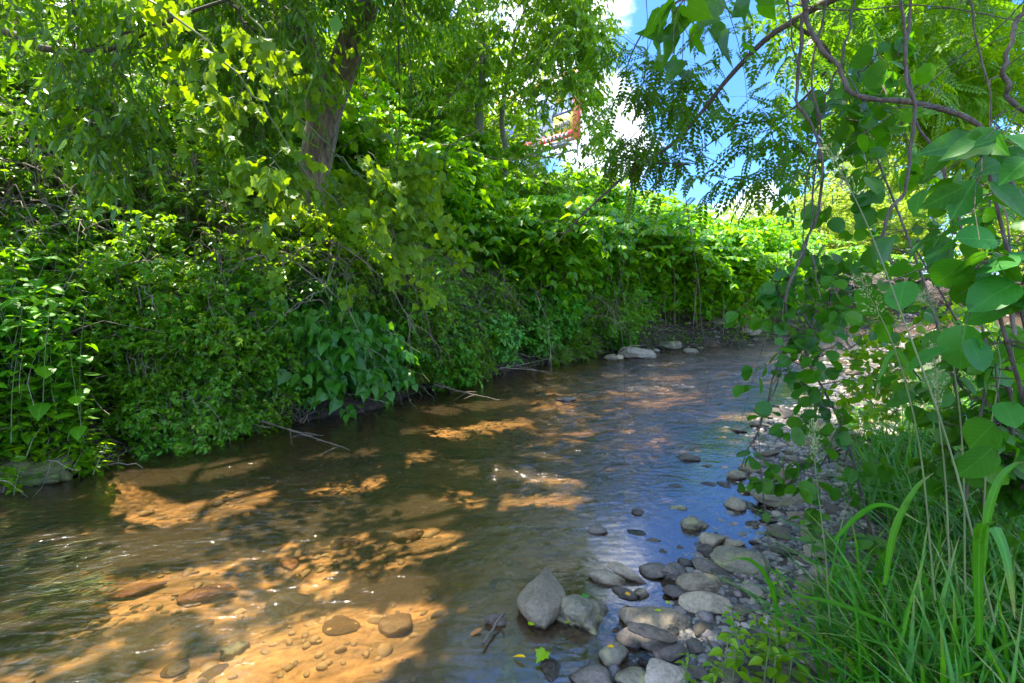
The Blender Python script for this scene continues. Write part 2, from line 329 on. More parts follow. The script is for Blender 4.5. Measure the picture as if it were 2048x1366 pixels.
M['bright'] = leaf_mat('leaf_bright', (.07, .19, .015), (.15, .29, .02), (.42, .66, .03), trans=.5)
M['knot'] = leaf_mat('leaf_knotweed', (.06, .18, .012), (.14, .31, .02), (.36, .68, .03), trans=.48, autumn=(.35, .33, .05))
M['cool'] = leaf_mat('leaf_cool', (.045, .14, .03), (.08, .22, .05), (.18, .45, .05), rough=.38, spec=.5, trans=.32, veins=1)
M['grape'] = leaf_mat('leaf_grape', (.07, .17, .03), (.14, .27, .05), (.38, .58, .04), rough=.5, trans=.42, veins=1)
M['round'] = leaf_mat('leaf_round', (.022, .09, .018), (.055, .155, .03), (.15, .40, .03), rough=.4, spec=.4, trans=.42, veins=1)
M['locust'] = leaf_mat('leaf_locust', (.03, .09, .015), (.07, .17, .03), (.16, .38, .03), rough=.35, trans=.38)
M['willow'] = leaf_mat('leaf_willow', (.035, .10, .02), (.10, .20, .045), (.30, .56, .04), rough=.33, spec=.55, trans=.45)
M['herb'] = leaf_mat('leaf_herb', (.05, .16, .025), (.11, .26, .04), (.24, .52, .04), rough=.45, trans=.4, veins=1)
M['grass'] = leaf_mat('grass_blade', (.022, .10, .018), (.065, .20, .035), (.16, .42, .03), rough=.38, spec=.5, trans=.38, autumn=(.38, .33, .14), veins=2)
M['seed'] = plain('grass_seed', (.30, .36, .14))
M['straw'] = plain('dry_twig', (.25, .19, .13), .8, noise=.4)
M['deadstem'] = plain('dead_stem', (.20, .145, .10), .85, noise=.4)
M['brush'] = plain('dry_brush_mat', (.21, .16, .14), .85, noise=.35)
M['bark'] = bark_mat('bark_rough', (.055, .042, .03), (.36, .28, .20), 22, .18, 1.0)
M['pale'] = bark_mat('bark_pale', (.17, .15, .12), (.36, .33, .28), 16, .3, .4)
M['vine'] = bark_mat('bark_vine', (.05, .038, .028), (.19, .15, .11), 60, .15, 1.0)
M['twig'] = bark_mat('twig_bark', (.045, .035, .025), (.13, .10, .07), 30, .3, .3)
M['gtwig'] = plain('green_stem', (.13, .17, .06), .6, noise=.3)
M['rstem'] = plain('cane_stem', (.20, .15, .07), .6, noise=.35)
M['stone'] = stone_mat('stone_tan', (.19, .15, .085), (.34, .275, .175))
M['stone2'] = stone_mat('stone_grey', (.10, .08, .062), (.20, .165, .125))
M['stonem'] = stone_mat('stone_mossy', (.12, .105, .07), (.24, .21, .13), moss=(.28, .25, .11))
M['stoneo'] = stone_mat('stone_rust', (.85, .27, .04), (.95, .42, .09))
M['stonep'] = stone_mat('stone_pale', (.36, .29, .20), (.52, .44, .33))
M['locust'] = leaf_mat('leaf_locust2', (.035, .11, .012), (.08, .2, .02), (.22, .46, .03), rough=.35, trans=.45)
M['coold'] = leaf_mat('leaf_cool_dark', (.022, .085, .018), (.045, .14, .028), (.12, .32, .03), rough=.5, spec=.3, trans=.28, veins=1)
M['stonesub'] = stone_mat('stone_silted', (.55, .33, .15), (.85, .56, .29))
M['driftwood'] = bark_mat('driftwood', (.10, .075, .05), (.26, .20, .14), 30, .2, .8)
M['litter'] = leaf_mat('leaf_litter', (.10, .05, .025), (.30, .17, .09), (.3, .15, .05), trans=.15)
# ------------------------------------------------------------------ terrain
LS = np.array([(-60, -22), (-30, -9), (-14, -1.5), (-8, 1.4), (-5, 3.0), (-3.66, 3.62), (-3.38, 3.92), (-3.62, 4.5), (-3.2, 4.85), (-2.5, 5.4), (-1.85, 5.8), (-1.2, 7.0),
               (-.28, 8.4), (.75, 9.6), (2.2, 11.0), (5.5, 12.4), (8.1, 14.4), (12, 17.2), (17.5, 20.8), (24, 24), (60, 38), (160, 70)], float)
RS = np.array([(-60, -34), (-12, -8), (-4, -2.6), (-1.2, -.1), (.05, 1.2), (.52, 1.8), (.74, 2.16), (1.0, 2.45), (1.33, 2.75), (1.7, 3.2), (1.9, 3.9), (2.25, 4.6), (2.8, 5.4),
               (4.1, 6.8), (5.8, 8.8), (8.6, 11.4), (12.6, 14.2), (17, 16.5), (26, 20), (60, 33), (160, 62)], float)
def sdist(x, y, poly):
    shp = np.shape(x); x = np.asarray(x, float).ravel(); y = np.asarray(y, float).ravel(); best = np.full(x.shape, 1e9); sg = np.ones(x.shape)
    for a, b in zip(poly[:-1], poly[1:]):
        d = b-a; L2 = d@d; t = np.clip(((x-a[0])*d[0]+(y-a[1])*d[1])/L2, 0, 1)
        ex = x-a[0]-t*d[0]; ey = y-a[1]-t*d[1]; q = np.hypot(ex, ey); m = q < best-1e-9
        best = np.where(m, q, best); sg = np.where(m, np.sign(d[0]*ey-d[1]*ex), sg)
    return (best*np.where(sg == 0, 1, sg)).reshape(shp)
def terr(x, y):
    sh = np.shape(x); x = np.asarray(x, float).ravel(); y = np.asarray(y, float).ravel()
    P = np.stack([x, y, 0*x], 1)
    wob = .10*vnoise(P*1.9, 3)+.05*vnoise(P*5.0, 4)
    dl = sdist(x, y, LS)+wob; dr = -sdist(x, y, RS)+wob*.8
    dep = .25-.09*sstep(5, 10, x)
    bed = -np.minimum(dep*sstep(-.02, .9, -dl), dep*sstep(-.05, 2.4, -dr))-.005+.035*fbm(P*2.2, 3, 9)*sstep(.1, .8, np.minimum(-dl, -dr))
    k = .66-.28*sstep(-1.5, 3.5, x); k = k-.14*sstep(9, 17, x)
    d = np.maximum(dl, 0)
    left = .32*sstep(0, .22, d)*(1-.5*sstep(4, 9, x))+k*np.minimum(d, 4.2)+.22*k*np.clip(d-4.2, 0, 14)+.13*fbm(P*1.1, 3, 5)*sstep(.1, 1, d)+.6*vnoise(P*.12, 8)*sstep(5, 12, d)
    r = np.maximum(dr, 0)
    right = .055*np.minimum(r, 3)+.22*np.clip(r-2.6, 0, 4.5)*sstep(.4, 2.2, x)*1.0+.025*fbm(P*2.5, 3, 6)*sstep(0, .5, r)+.012
    z = np.where(dl > 0, left, np.where(dr > 0, right, bed))
    return z.reshape(sh)
def tz(x, y): return float(terr(np.array([x]), np.array([y]))[0])
def grid(cx, cy, n, c, ext):
    u = np.linspace(-math.asinh(ext/c), math.asinh(ext/c), n); return cx+c*np.sinh(u), cy+c*np.sinh(u)
gx, gy = grid(0, 5, 380, 3.2, 420)
X, Y = np.meshgrid(gx, gy); Z = terr(X, Y)
n = len(gx); idx = np.arange(n*n).reshape(n, n)
F = np.stack([idx[:-1, :-1], idx[:-1, 1:], idx[1:, 1:], idx[1:, :-1]], -1).reshape(-1, 4)
mb = MB(); mb.add(np.stack([X.ravel(), Y.ravel(), Z.ravel()], 1), F)
DL = sdist(X, Y, LS); DR = -sdist(X, Y, RS)
def ground_mat():
    m, t, Nn, L = mat_new('ground_mat'); g = nd(t, 'ShaderNodeTexCoord')
    bank = nd(t, 'ShaderNodeAttribute', attribute_name='bank'); bar = nd(t, 'ShaderNodeAttribute', attribute_name='bar')
    n1 = nd(t, 'ShaderNodeTexNoise', i_Scale=1.1, i_Detail=5.0, i_Roughness=.6); L.new(g.outputs['Object'], n1.inputs['Vector'])
    n2 = nd(t, 'ShaderNodeTexNoise', i_Scale=14.0, i_Detail=7.0, i_Roughness=.7); L.new(g.outputs['Object'], n2.inputs['Vector'])
    mp = nd(t, 'ShaderNodeMapping'); mp.inputs['Rotation'].default_value = (0, 0, radians(-38)); mp.inputs['Scale'].default_value = (.55, 1.7, 1); L.new(g.outputs['Object'], mp.inputs[0])
    n3 = nd(t, 'ShaderNodeTexNoise', i_Scale=2.6, i_Detail=6.0, i_Roughness=.62, i_Distortion=.6); L.new(mp.outputs[0], n3.inputs['Vector'])
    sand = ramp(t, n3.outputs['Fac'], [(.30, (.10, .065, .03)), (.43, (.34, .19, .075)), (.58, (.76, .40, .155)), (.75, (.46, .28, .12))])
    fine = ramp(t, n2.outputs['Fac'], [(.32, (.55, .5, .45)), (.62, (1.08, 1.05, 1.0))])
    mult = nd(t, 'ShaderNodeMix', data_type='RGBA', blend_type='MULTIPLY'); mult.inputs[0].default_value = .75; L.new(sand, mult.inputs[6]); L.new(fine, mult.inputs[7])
    barc = ramp(t, n2.outputs['Fac'], [(.3, (.035, .026, .018)), (.5, (.075, .058, .042)), (.7, (.14, .11, .08))])
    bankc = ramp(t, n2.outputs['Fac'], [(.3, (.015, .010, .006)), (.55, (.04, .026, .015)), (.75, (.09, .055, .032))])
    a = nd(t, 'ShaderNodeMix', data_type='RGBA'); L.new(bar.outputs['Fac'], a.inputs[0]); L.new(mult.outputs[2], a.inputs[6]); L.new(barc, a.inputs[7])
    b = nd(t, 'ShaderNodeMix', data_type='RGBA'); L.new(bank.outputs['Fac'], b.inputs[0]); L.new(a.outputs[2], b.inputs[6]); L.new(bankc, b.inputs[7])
    p = nd(t, 'ShaderNodeBsdfPrincipled'); p.inputs['Roughness'].default_value = .8; L.new(b.outputs[2], p.inputs['Base Color'])
    vo = nd(t, 'ShaderNodeTexVoronoi', i_Scale=22.0); L.new(g.outputs['Object'], vo.inputs['Vector'])
    su = nd(t, 'ShaderNodeMath', operation='SUBTRACT'); L.new(n2.outputs['Fac'], su.inputs[0]); L.new(vo.outputs['Distance'], su.inputs[1])
    bp = nd(t, 'ShaderNodeBump'); bp.inputs['Strength'].default_value = .7; bp.inputs['Distance'].default_value = .03; L.new(su.outputs[0], bp.inputs['Height']); L.new(bp.outputs[0], p.inputs['Normal'])
    o = nd(t, 'ShaderNodeOutputMaterial'); L.new(p.outputs[0], o.inputs[0]); return m
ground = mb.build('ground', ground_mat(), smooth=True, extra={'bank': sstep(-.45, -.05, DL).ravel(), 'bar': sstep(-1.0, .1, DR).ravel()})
tag(ground, 'sandy brown stream bed with stony bar and steep dark soil bank', 'ground', kind='structure')
# water sheet
wx = -14+np.concatenate([[0], np.cumsum(np.full(700, .055))]); wx = wx[wx < 26]; wx = np.arange(-14, 30, .11); wy = np.arange(-3, 30, .11)
X2, Y2 = np.meshgrid(wx, wy); Z2 = terr(X2, Y2); DR2 = -sdist(X2, Y2, RS); DL2 = sdist(X2, Y2, LS)
keep = (Z2 < .06); kc = keep[:-1, :-1] | keep[1:, :-1] | keep[:-1, 1:] | keep[1:, 1:]
i2 = np.arange(X2.size).reshape(X2.shape); Fq = np.stack([i2[:-1, :-1], i2[:-1, 1:], i2[1:, 1:], i2[1:, :-1]], -1)[kc]
us = np.unique(Fq); rm = np.zeros(X2.size, int); rm[us] = np.arange(len(us))
rip = (.10+.9*sstep(.35, 1.5, -DR2))*(.26+.74*sstep(-1.0, 1.8, X2))+.9*sstep(6.5, 9.5, X2)
rip = rip*(1-.55*sstep(1.2, .2, -DL2)*sstep(6, 2, X2))
rip = rip*(1-.65*np.exp(-((X2+.45)**2+(Y2-.5)**2)/5.0))+.55*sstep(1.2, 3.5, X2)*sstep(.3, 1.2, -DR2)
def blobw(cx, cy, r): return np.exp(-((X2-cx)**2+(Y2-cy)**2)/(r*r))
for (px, py, r, a) in ((60, 1090, .4, .2), (1400, 800, .8, .5)):
    q = gz(px, py); rip += a*blobw(q[0], q[1], r)
Pw = np.stack([X2.ravel(), Y2.ravel(), 0*X2.ravel()], 1)
wz = .006*fbm(Pw*1.7, 3, 21)*np.clip(rip.ravel(), .05, 1.5)+.012*vnoise(Pw*2.6, 33)*sstep(6, 10, X2).ravel()
Pw[:, 2] = wz
mb = MB(); mb.add(Pw[us], rm[Fq])
def water_mat():
    m, t, Nn, L = mat_new('water_mat'); g = nd(t, 'ShaderNodeTexCoord'); rp = nd(t, 'ShaderNodeAttribute', attribute_name='ripple')
    def wv(rot, sc, scale, det, dist):
        mp = nd(t, 'ShaderNodeMapping'); mp.inputs['Rotation'].default_value = (0, 0, radians(rot)); mp.inputs['Scale'].default_value = sc; L.new(g.outputs['Object'], mp.inputs[0])
        n = nd(t, 'ShaderNodeTexNoise', i_Scale=scale, i_Detail=det, i_Roughness=.55, i_Distortion=dist); L.new(mp.outputs[0], n.inputs['Vector']); return n.outputs['Fac']
    a = wv(-40, (.55, 1.5, 1), 15.0, 7.0, .8); b = wv(15, (1, 1, 1), 3.0, 2.0, .9)
    s = nd(t, 'ShaderNodeMath', operation='MULTIPLY_ADD'); s.inputs[1].default_value = 2.0; L.new(b, s.inputs[0]); L.new(a, s.inputs[2])
    h = nd(t, 'ShaderNodeMath', operation='MULTIPLY'); L.new(s.outputs[0], h.inputs[0]); L.new(rp.outputs['Fac'], h.inputs[1])
    bp = nd(t, 'ShaderNodeBump'); bp.inputs['Strength'].default_value = 1.0; bp.inputs['Distance'].default_value = .030; L.new(h.outputs[0], bp.inputs['Height'])
    fr = nd(t, 'ShaderNodeFresnel'); fr.inputs['IOR'].default_value = 2.0; L.new(bp.outputs[0], fr.inputs['Normal'])
    tr = nd(t, 'ShaderNodeBsdfTransparent'); tr.inputs[0].default_value = (.74, .70, .56, 1)
    di = nd(t, 'ShaderNodeBsdfDiffuse'); di.inputs['Color'].default_value = (.27, .18, .085, 1)
    gl = nd(t, 'ShaderNodeBsdfGlossy'); gl.inputs['Roughness'].default_value = .075; gl.inputs['Color'].default_value = (1, 1, 1, 1); L.new(bp.outputs[0], gl.inputs['Normal'])
    m1 = nd(t, 'ShaderNodeMixShader'); m1.inputs[0].default_value = .09; L.new(tr.outputs[0], m1.inputs[1]); L.new(di.outputs[0], m1.inputs[2])
    m2 = nd(t, 'ShaderNodeMixShader'); L.new(fr.outputs[0], m2.inputs[0]); L.new(m1.outputs[0], m2.inputs[1]); L.new(gl.outputs[0], m2.inputs[2])
    o = nd(t, 'ShaderNodeOutputMaterial'); L.new(m2.outputs[0], o.inputs[0]); return m
water = mb.build('water', water_mat(), smooth=True, extra={'ripple': np.clip(rip, 0, 2.5).ravel()[us]})
tag(water, 'shallow clear brown creek water with ripples and blue sky reflections', 'water', kind='structure')
# ------------------------------------------------------------------ sun patches on the water: crowns leave these gaps
PATCH = []
for a, b, r in (((150, 1015), (480, 965), .22), ((240, 930), (400, 905), .18), ((320, 1140), (560, 1075), .22), ((560, 1085), (860, 1060), .24), ((420, 1190), (640, 1130), .10),
                ((640, 945), (760, 935), .10), ((780, 905), (860, 880), .10), ((470, 880), (560, 868), .12), ((620, 870), (780, 850), .16), ((860, 850), (1030, 822), .20), ((900, 975), (960, 965), .09),
                ((990, 975), (1150, 1005), .13), ((1080, 940), (1130, 950), .08), ((1215, 950), (1240, 945), .05), ((300, 1350), (480, 1290), .16), ((480, 1300), (800, 1240), .2),
                ((500, 1400), (760, 1330), .14), ((30, 1310), (90, 1300), .09), ((20, 1000), (110, 1010), .1), ((1240, 765), (1310, 762), .2), ((1270, 792), (1320, 794), .12), ((1450, 850), (1540, 862), .14),
                ((1290, 740), (1340, 738), .3), ((1560, 690), (1700, 690), .6), ((60, 940), (60, 950), .25), ((1220, 1345), (1400, 1345), .07), ((1740, 880), (1800, 900), .2), ((1260, 700), (1300, 695), .3),
                ((1180, 735), (1120, 738), .15)):
    PATCH.append((gz(*a, -.12)[:2], gz(*b, -.12)[:2], r))
def inpatch(P):                                       # does the sun ray through P land in a patch?
    P = np.asarray(P); t = (P[:, 2]+.1)/SUNV[2]; x = P[:, 0]-SUNV[0]*t; y = P[:, 1]-SUNV[1]*t; m = np.zeros(len(P), bool)
    for a, b, r in PATCH:
        d = b-a; u = np.clip(((x-a[0])*d[0]+(y-a[1])*d[1])/max(d@d, 1e-6), 0, 1); q = np.hypot(x-a[0]-u*d[0], y-a[1]-u*d[1]); m |= q < r*1.15
    return m
# ------------------------------------------------------------------ growth
def attach(rng, nodes, C, wig=.08, sag=.05, rt=.004, pw=.42, K=6):
    nodes = np.asarray(nodes, float); C = np.asarray(C, float)
    d0 = np.min(np.linalg.norm(C[:, None]-nodes[None], axis=2), axis=1); C = C[np.argsort(d0)]
    allp = np.vstack([nodes, C]); m = len(nodes); par = np.zeros(len(C), int); ln = np.zeros(len(allp))
    for i in range(len(C)):
        d = np.linalg.norm(allp[:m+i]-C[i], axis=1); c = d+.25*ln[:m+i]; par[i] = np.argmin(c); ln[m+i] = ln[par[i]]+d[par[i]]
    cnt = np.ones(len(allp))
    for i in range(len(C)-1, -1, -1): cnt[par[i]] += cnt[m+i]
    A = allp[par]; B = C; t = np.linspace(0, 1, K)[None, :, None]; L = np.linalg.norm(B-A, axis=1)[:, None, None]
    path = A[:, None]*(1-t)+B[:, None]*t+rng.normal(size=(len(C), K, 3))*wig*L*np.sin(pi*t)
    path[:, :, 2] += (sag*L*np.sin(pi*t))[:, :, 0]
    rb = rt*cnt[m:]**pw; ra = np.where(par < m, rb*1.25, np.minimum(rt*cnt[par]**pw, rb*1.6)); tt = t[:, :, 0]
    return C, path, ra[:, None]*(1-tt)+rb[:, None]*tt
def twigleaves(rng, mbL, mbT, C, nt=7, lt=.35, nl=14, T=T_SM, ls=.05, droop=.4, out=None, flat=.6, up=.3, leafdroop=.3, spread=.2, tr=.0022, keepf=None, lw=1.0, stalk=0.0):
    n = len(C)*nt; B = np.repeat(C, nt, axis=0)+rng.normal(size=(n, 3))*spread*lt
    D = rng.normal(size=(n, 3)); D[:, 2] = D[:, 2]*.55+up
    if out is not None: D += 1.0*nrm(B-out)
    D = nrm(D); K = 5; t = np.linspace(0, 1, K)[None, :, None]; L = lt*rng.uniform(.55, 1.25, n)[:, None, None]
    P = B[:, None]+D[:, None]*t*L+rng.normal(size=(n, K, 3))*.035*L*t
    P[:, :, 2] -= (droop*L*t*t)[:, :, 0]
    if keepf is not None:
        k = keepf(P[:, 2]); P = P[k]; n = len(P); D = D[k]
        if n == 0: return
    if mbT is not None: tubes(mbT, P, np.linspace(tr, tr*.4, K)[None]*np.ones((n, 1)), 3, rng.random(n))
    s = rng.uniform(.12, 1.0, (n, nl)); s.sort(axis=1); f = s*(K-1); i = np.minimum(f.astype(int), K-2); fr = (f-i)[:, :, None]; r = np.arange(n)[:, None]
    Q = P[r, i]*(1-fr)+P[r, i+1]*fr; Tn = nrm(P[r, i+1]-P[r, i])
    sd = nrm(np.cross(Tn, [0, 0, 1.0])+1e-3); sgn = np.where(np.arange(nl) % 2 == 0, 1, -1)[None, :, None]
    Dl = .45*Tn+sd*sgn*.9+rng.normal(size=Q.shape)*.33; Dl[:, :, 2] -= leafdroop
    Nl = rng.normal(size=Q.shape)*(1-flat); Nl[:, :, 2] += flat+.15
    Q = Q.reshape(-1, 3); Dl = Dl.reshape(-1, 3); Nl = Nl.reshape(-1, 3)
    if keepf is not None: k = keepf(Q); Q, Dl, Nl = Q[k], Dl[k], Nl[k]
    S = ls*rng.uniform(.6, 1.2, len(Q)); base = Q+nrm(Dl)*stalk*ls
    leaves(mbL, T, base, Dl, Nl, S, rng.random(len(Q)), lw)
def blobs(rng, spec, n):                              # spec: list of (centre, radii), n points spread by volume^.66
    w = np.array([np.prod(np.broadcast_to(r, 3))**.66 for c, r in spec]); w /= w.sum(); k = rng.choice(len(spec), n, p=w)
    d = nrm(rng.normal(size=(n, 3)))*rng.uniform(.25, 1, (n, 1))**.45
    return np.array([spec[i][0] for i in k])+d*np.array([np.broadcast_to(spec[i][1], 3) for i in k])
def pxblob(rng, rect, depth, n, dj=.5):
    x0, y0, x1, y1 = rect; return np.array([pt(rng.uniform(x0, x1), rng.uniform(y0, y1), depth+rng.uniform(-dj, dj)) for _ in range(n)])
def skygap(P, lo=1235, hi=1600):
    a, b = proj(P); return (a > lo) & (a < hi) & (b < 395) & (P[:, 1] > 1.0)
# ------------------------------------------------------------------ where things stand on the far bank
_t = np.linspace(0, 1, 60)[:, None]
LSD = np.vstack([a*(1-_t)+b*_t for a, b in zip(LS[:-1], LS[1:])])
_n = np.vstack([np.repeat(np.array([[-(b-a)[1], (b-a)[0]]])/np.linalg.norm(b-a), 60, 0) for a, b in zip(LS[:-1], LS[1:])])
_k = np.ones(41)/41; LSN = np.stack([np.convolve(_n[:, 0], _k, 'same'), np.convolve(_n[:, 1], _k, 'same')], 1); LSN = nrm(LSN)
_px = np.where(LSD[:, 1] > 2.9, proj(np.column_stack([LSD, 0*LSD[:, 0]]))[0], -9999)
def bankpos(px, d):
    i = int(np.argmin(np.abs(_px-px))); p = LSD[i]+LSN[i]*d; return np.array([p[0], p[1], tz(p[0], p[1])])
# ------------------------------------------------------------------ main tree
def trunk_mesh(mb, pts, rads, rings=90, sides=36, seed=1, amp=.13, flare=0.0):
    P = spl(pts, rings); t = np.linspace(0, 1, rings); R = np.interp(t, np.linspace(0, 1, len(rads)), rads)
    R = R*(1+flare*np.exp(-t*22))
    T = nrm(np.gradient(P, axis=0)); U = nrm(np.cross(T, [0, 1.0, .05])); V = np.cross(T, U); a = np.arange(sides)*2*pi/sides
    A, TT = np.meshgrid(a, t); L = np.linalg.norm(P[-1]-P[0])
    q = np.stack([np.cos(A)*3.2, np.sin(A)*3.2, TT*L*2.2], -1).reshape(-1, 3)
    nz = (1-2*np.abs(vnoise(q*1.6, seed)))*.5+.5*vnoise(q*.5, seed+5)+.35*(1-2*np.abs(vnoise(q*3.3, seed+9)))
    rr = (R[:, None]*(1+amp*nz.reshape(A.shape)*(1+flare*.6*np.exp(-TT*18))))
    v = P[:, None]+rr[:, :, None]*(np.cos(A)[:, :, None]*U[:, None]+np.sin(A)[:, :, None]*V[:, None])
    i = np.arange(rings-1)[:, None]*sides; j = np.arange(sides)[None]; j2 = (j+1) % sides
    mb.add(v, np.stack([i+j, i+j2, i+sides+j2, i+sides+j], -1).reshape(-1, 4)); return P
def nk(P): return ~inpatch(P)
R_ = np.random.default_rng(11)
b0 = pt(645, 620, 7.3); b0[2] = tz(b0[0], b0[1])-.15
tk = [b0, pt(636, 560, 7.25), pt(624, 470, 7.2), pt(624, 380, 7.15), pt(638, 290, 7.1), pt(655, 215, 7.05)]
t_main = empty('mature_tree', (b0[0], b0[1], b0[2]+.15), 'big rough-barked leaning tree rising from the left bank, hung with grapevine', 'tree')
O = t_main.location
mb = MB(); P1 = trunk_mesh(mb, tk+[pt(692, 120, 6.9), pt(735, 0, 6.7), pt(790, -200, 6.4), pt(860, -420, 6.0)], [.25, .205, .19, .19, .20, .19, .17, .15, .12, .07], flare=.55)
P2 = trunk_mesh(mb, [pt(640, 260, 7.1), pt(632, 170, 7.0), pt(600, 60, 6.9), pt(560, -80, 6.8), pt(500, -300, 6.5)], [.16, .15, .13, .11, .07], rings=50, seed=4)
mb.build('trunk', M['bark'], t_main, True, O)
lim = [(P1[62], [pt(850, -330, 6.6), pt(980, -520, 6.9)]), (P1[70], [pt(560, -500, 5.6), pt(330, -640, 5.2)]), (P2[30], [pt(380, -160, 6.3), pt(200, -330, 6.0)]), (P2[44], [pt(520, -480, 7.2), pt(560, -620, 7.4)])]
nodes = list(P1[55:])+list(P2[20:]); mbB = MB()
for a, l in lim:
    p = spl([a]+l, 14); tubes(mbB, p, np.linspace(.075, .025, 14), 8); nodes += list(p)
# crown pieces seen in the picture
def pxc(rng, rects, n):
    w = np.array([(r[2]-r[0])*(r[3]-r[1]) for r, d, j in rects], float); w /= w.sum(); o = []
    for k in rng.choice(len(rects), n, p=w): r, d, j = rects[k]; o.append(pxblob(rng, r, d, 1, j)[0])
    return np.array(o)
c_in = pxc(R_, [((440, -60, 900, 60), 6.6, .8), ((440, 40, 600, 200), 6.7, .5), ((740, 40, 860, 160), 7.3, .5), ((300, -80, 600, 60), 6.3, .8)], 110)
# shade-giving crown above the creek: kept where the creek lies in shade
Wp = np.stack([R_.uniform(-7.5, 8.5, 3200), R_.uniform(.6, 13.0, 3200)], 1)
dl_, dr_ = sdist(Wp[:, 0], Wp[:, 1], LS), -sdist(Wp[:, 0], Wp[:, 1], RS)
Wx = np.stack([R_.uniform(-.6, 3.2, 320), R_.uniform(.9, 4.2, 320)], 1); Wp = np.vstack([Wx, Wp]); dl_, dr_ = sdist(Wp[:, 0], Wp[:, 1], LS), -sdist(Wp[:, 0], Wp[:, 1], RS)
ok = (dl_ < .9) & (dr_ < 4.2) & ((Wp[:, 0] < 4.5) | (Wp[:, 1] < 10)); Wp = Wp[ok]
u_ = R_.uniform(0, 2.6, len(Wp)); t_ = (1.75+.66*Wp[:, 1]+u_)/(SUNV[2]-.66*SUNV[1])
CC = np.column_stack([Wp[:, 0]+t_*SUNV[0], Wp[:, 1]+t_*SUNV[1], t_*SUNV[2]])
CC = CC[~skygap(CC, 1200, 1620)]
CC = CC[~inpatch(CC)]
side = CC[:, 0] < -.3+.12*CC[:, 1]
cA = CC[side][:900]; cB = CC[~side][:800]
print('shade clusters', len(CC), len(cA), len(cB))
C1, pa, ra = attach(R_, nodes, np.vstack([c_in, cA]), rt=.0045, wig=.05, sag=.03)
tubes(mbB, pa, np.minimum(ra, .09), 5); mbL = MB()
twigleaves(R_, mbL, mbB, c_in, nt=8, lt=.42, nl=11, T=T_LAN, ls=.12, droop=.55, leafdroop=.7, keepf=nk, up=0)
twigleaves(R_, mbL, mbB, cA, nt=6, lt=.55, nl=12, T=T_SM, ls=.13, droop=.2, keepf=lambda P: nk(P) & ~skygap(P, 1215, 1610), lw=1.25)
mbB.build('branches', M['bark'], t_main, True, O); mbL.build('crown', M['mid'], t_main, False, O)
# ------------------------------------------------------------------ locust-like tree from the right: limbs with feathery leaves
R_ = np.random.default_rng(12)
O = (4.3, 2.9, tz(4.3, 2.9)); t_loc = empty('locust_tree', O, 'feathery-leaved tree reaching its long grey limb over the creek against the sky', 'tree')
mb = MB(); Pt = trunk_mesh(mb, [np.array(O)-[0, 0, .1], (4.4, 3.0, 2), (4.2, 3.3, 4.0), (3.7, 3.8, 6.2), (3.0, 4.2, 8.5)], [.17, .14, .13, .10, .05], rings=60, sides=24, seed=8, flare=.4)
mb.build('trunk', M['bark'], t_loc, True, O); mbB = MB()
e0 = Pt[24]
limE = spl([e0, pt(1930, -130, 3.4), pt(1760, -45, 3.7), pt(1640, 10, 3.9), pt(1590, 40, 4.0), pt(1530, 80, 4.1), pt(1455, 158, 4.25), pt(1405, 222, 4.4), pt(1345, 288, 4.5), pt(1250, 352, 4.7), pt(1175, 420, 4.85), pt(1120, 478, 5.0)], 60)
tubes(mbB, limE, np.linspace(.034, .006, 60), 7)
limF = spl([limE[22], pt(1660, 120, 4.2), pt(1570, 230, 4.5), pt(1480, 250, 4.7), pt(1400, 300, 4.9)], 24); tubes(mbB, limF, np.linspace(.016, .005, 24), 5)
limG = spl([limE[18], pt(1560, -40, 4.6), pt(1400, -20, 5.0), pt(1290, 60, 5.2), pt(1240, 170, 5.3)], 24); tubes(mbB, limG, np.linspace(.02, .005, 24), 5)
limH = spl([limE[46], pt(1380, 330, 4.6), pt(1330, 350, 4.7), pt(1200, 520, 4.9)], 12); tubes(mbB, limH, np.linspace(.008, .003, 12), 5)
for p_, rr in (([pt(1300, 318, 4.6), pt(1262, 300, 4.6), pt(1285, 275, 4.6), pt(1290, 240, 4.6)], .005), ([pt(1230, 370, 4.7), pt(1210, 330, 4.7), pt(1290, 240, 4.7), pt(1290, 120, 4.7), pt(1330, 20, 4.6)], .006),
               ([pt(1160, 430, 4.9), pt(1220, 380, 4.9), pt(1330, 260, 4.8), pt(1350, 200, 4.8)], .005)):
    p = spl(p_, 16); tubes(mbB, p, np.linspace(rr, rr*.5, 16), 4)
nd_ = list(limE[20:])+list(limF)+list(limG)+list(Pt[30:])
cl = pxc(R_, [((1330, 60, 1480, 200), 4.6, .3), ((1290, 90, 1420, 330), 4.9, .3), ((1400, 200, 1560, 380), 4.6, .3), ((1240, 0, 1560, 60), 4.8, .5), ((1210, 60, 1300, 300), 5.3, .3),
              ((1480, 60, 1570, 250), 4.8, .3), ((1560, 230, 1640, 330), 4.2, .2), ((1560, -60, 2000, 120), 4.4, .5), ((1640, 60, 1760, 260), 4.6, .4), ((1230, 260, 1380, 360), 4.9, .2)], 60)
C1, pa, ra = attach(R_, nd_, np.vstack([cl, cB]), rt=.0024, wig=.06, sag=.03); tubes(mbB, pa, np.minimum(ra, .05), 5); mbL = MB()
twigleaves(R_, mbL, mbB, cl, nt=4, lt=.30, nl=3, T=T_PIN, ls=.25, droop=.3, leafdroop=.35, up=0, flat=.75, tr=.0016)
twigleaves(R_, mbL, mbB, cl[::2], nt=4, lt=.25, nl=6, T=T_OV, ls=.06, droop=.3, leafdroop=.35, up=0, flat=.75, tr=.0016)
twigleaves(R_, mbL, mbB, cB, nt=6, lt=.55, nl=12, T=T_SM, ls=.13, droop=.2, keepf=lambda P: nk(P) & ~skygap(P, 1215, 1610), lw=1.25)
mbB.build('branches', M['vine'], t_loc, True, O); mbL.build('crown', M['locust'], t_loc, False, O)
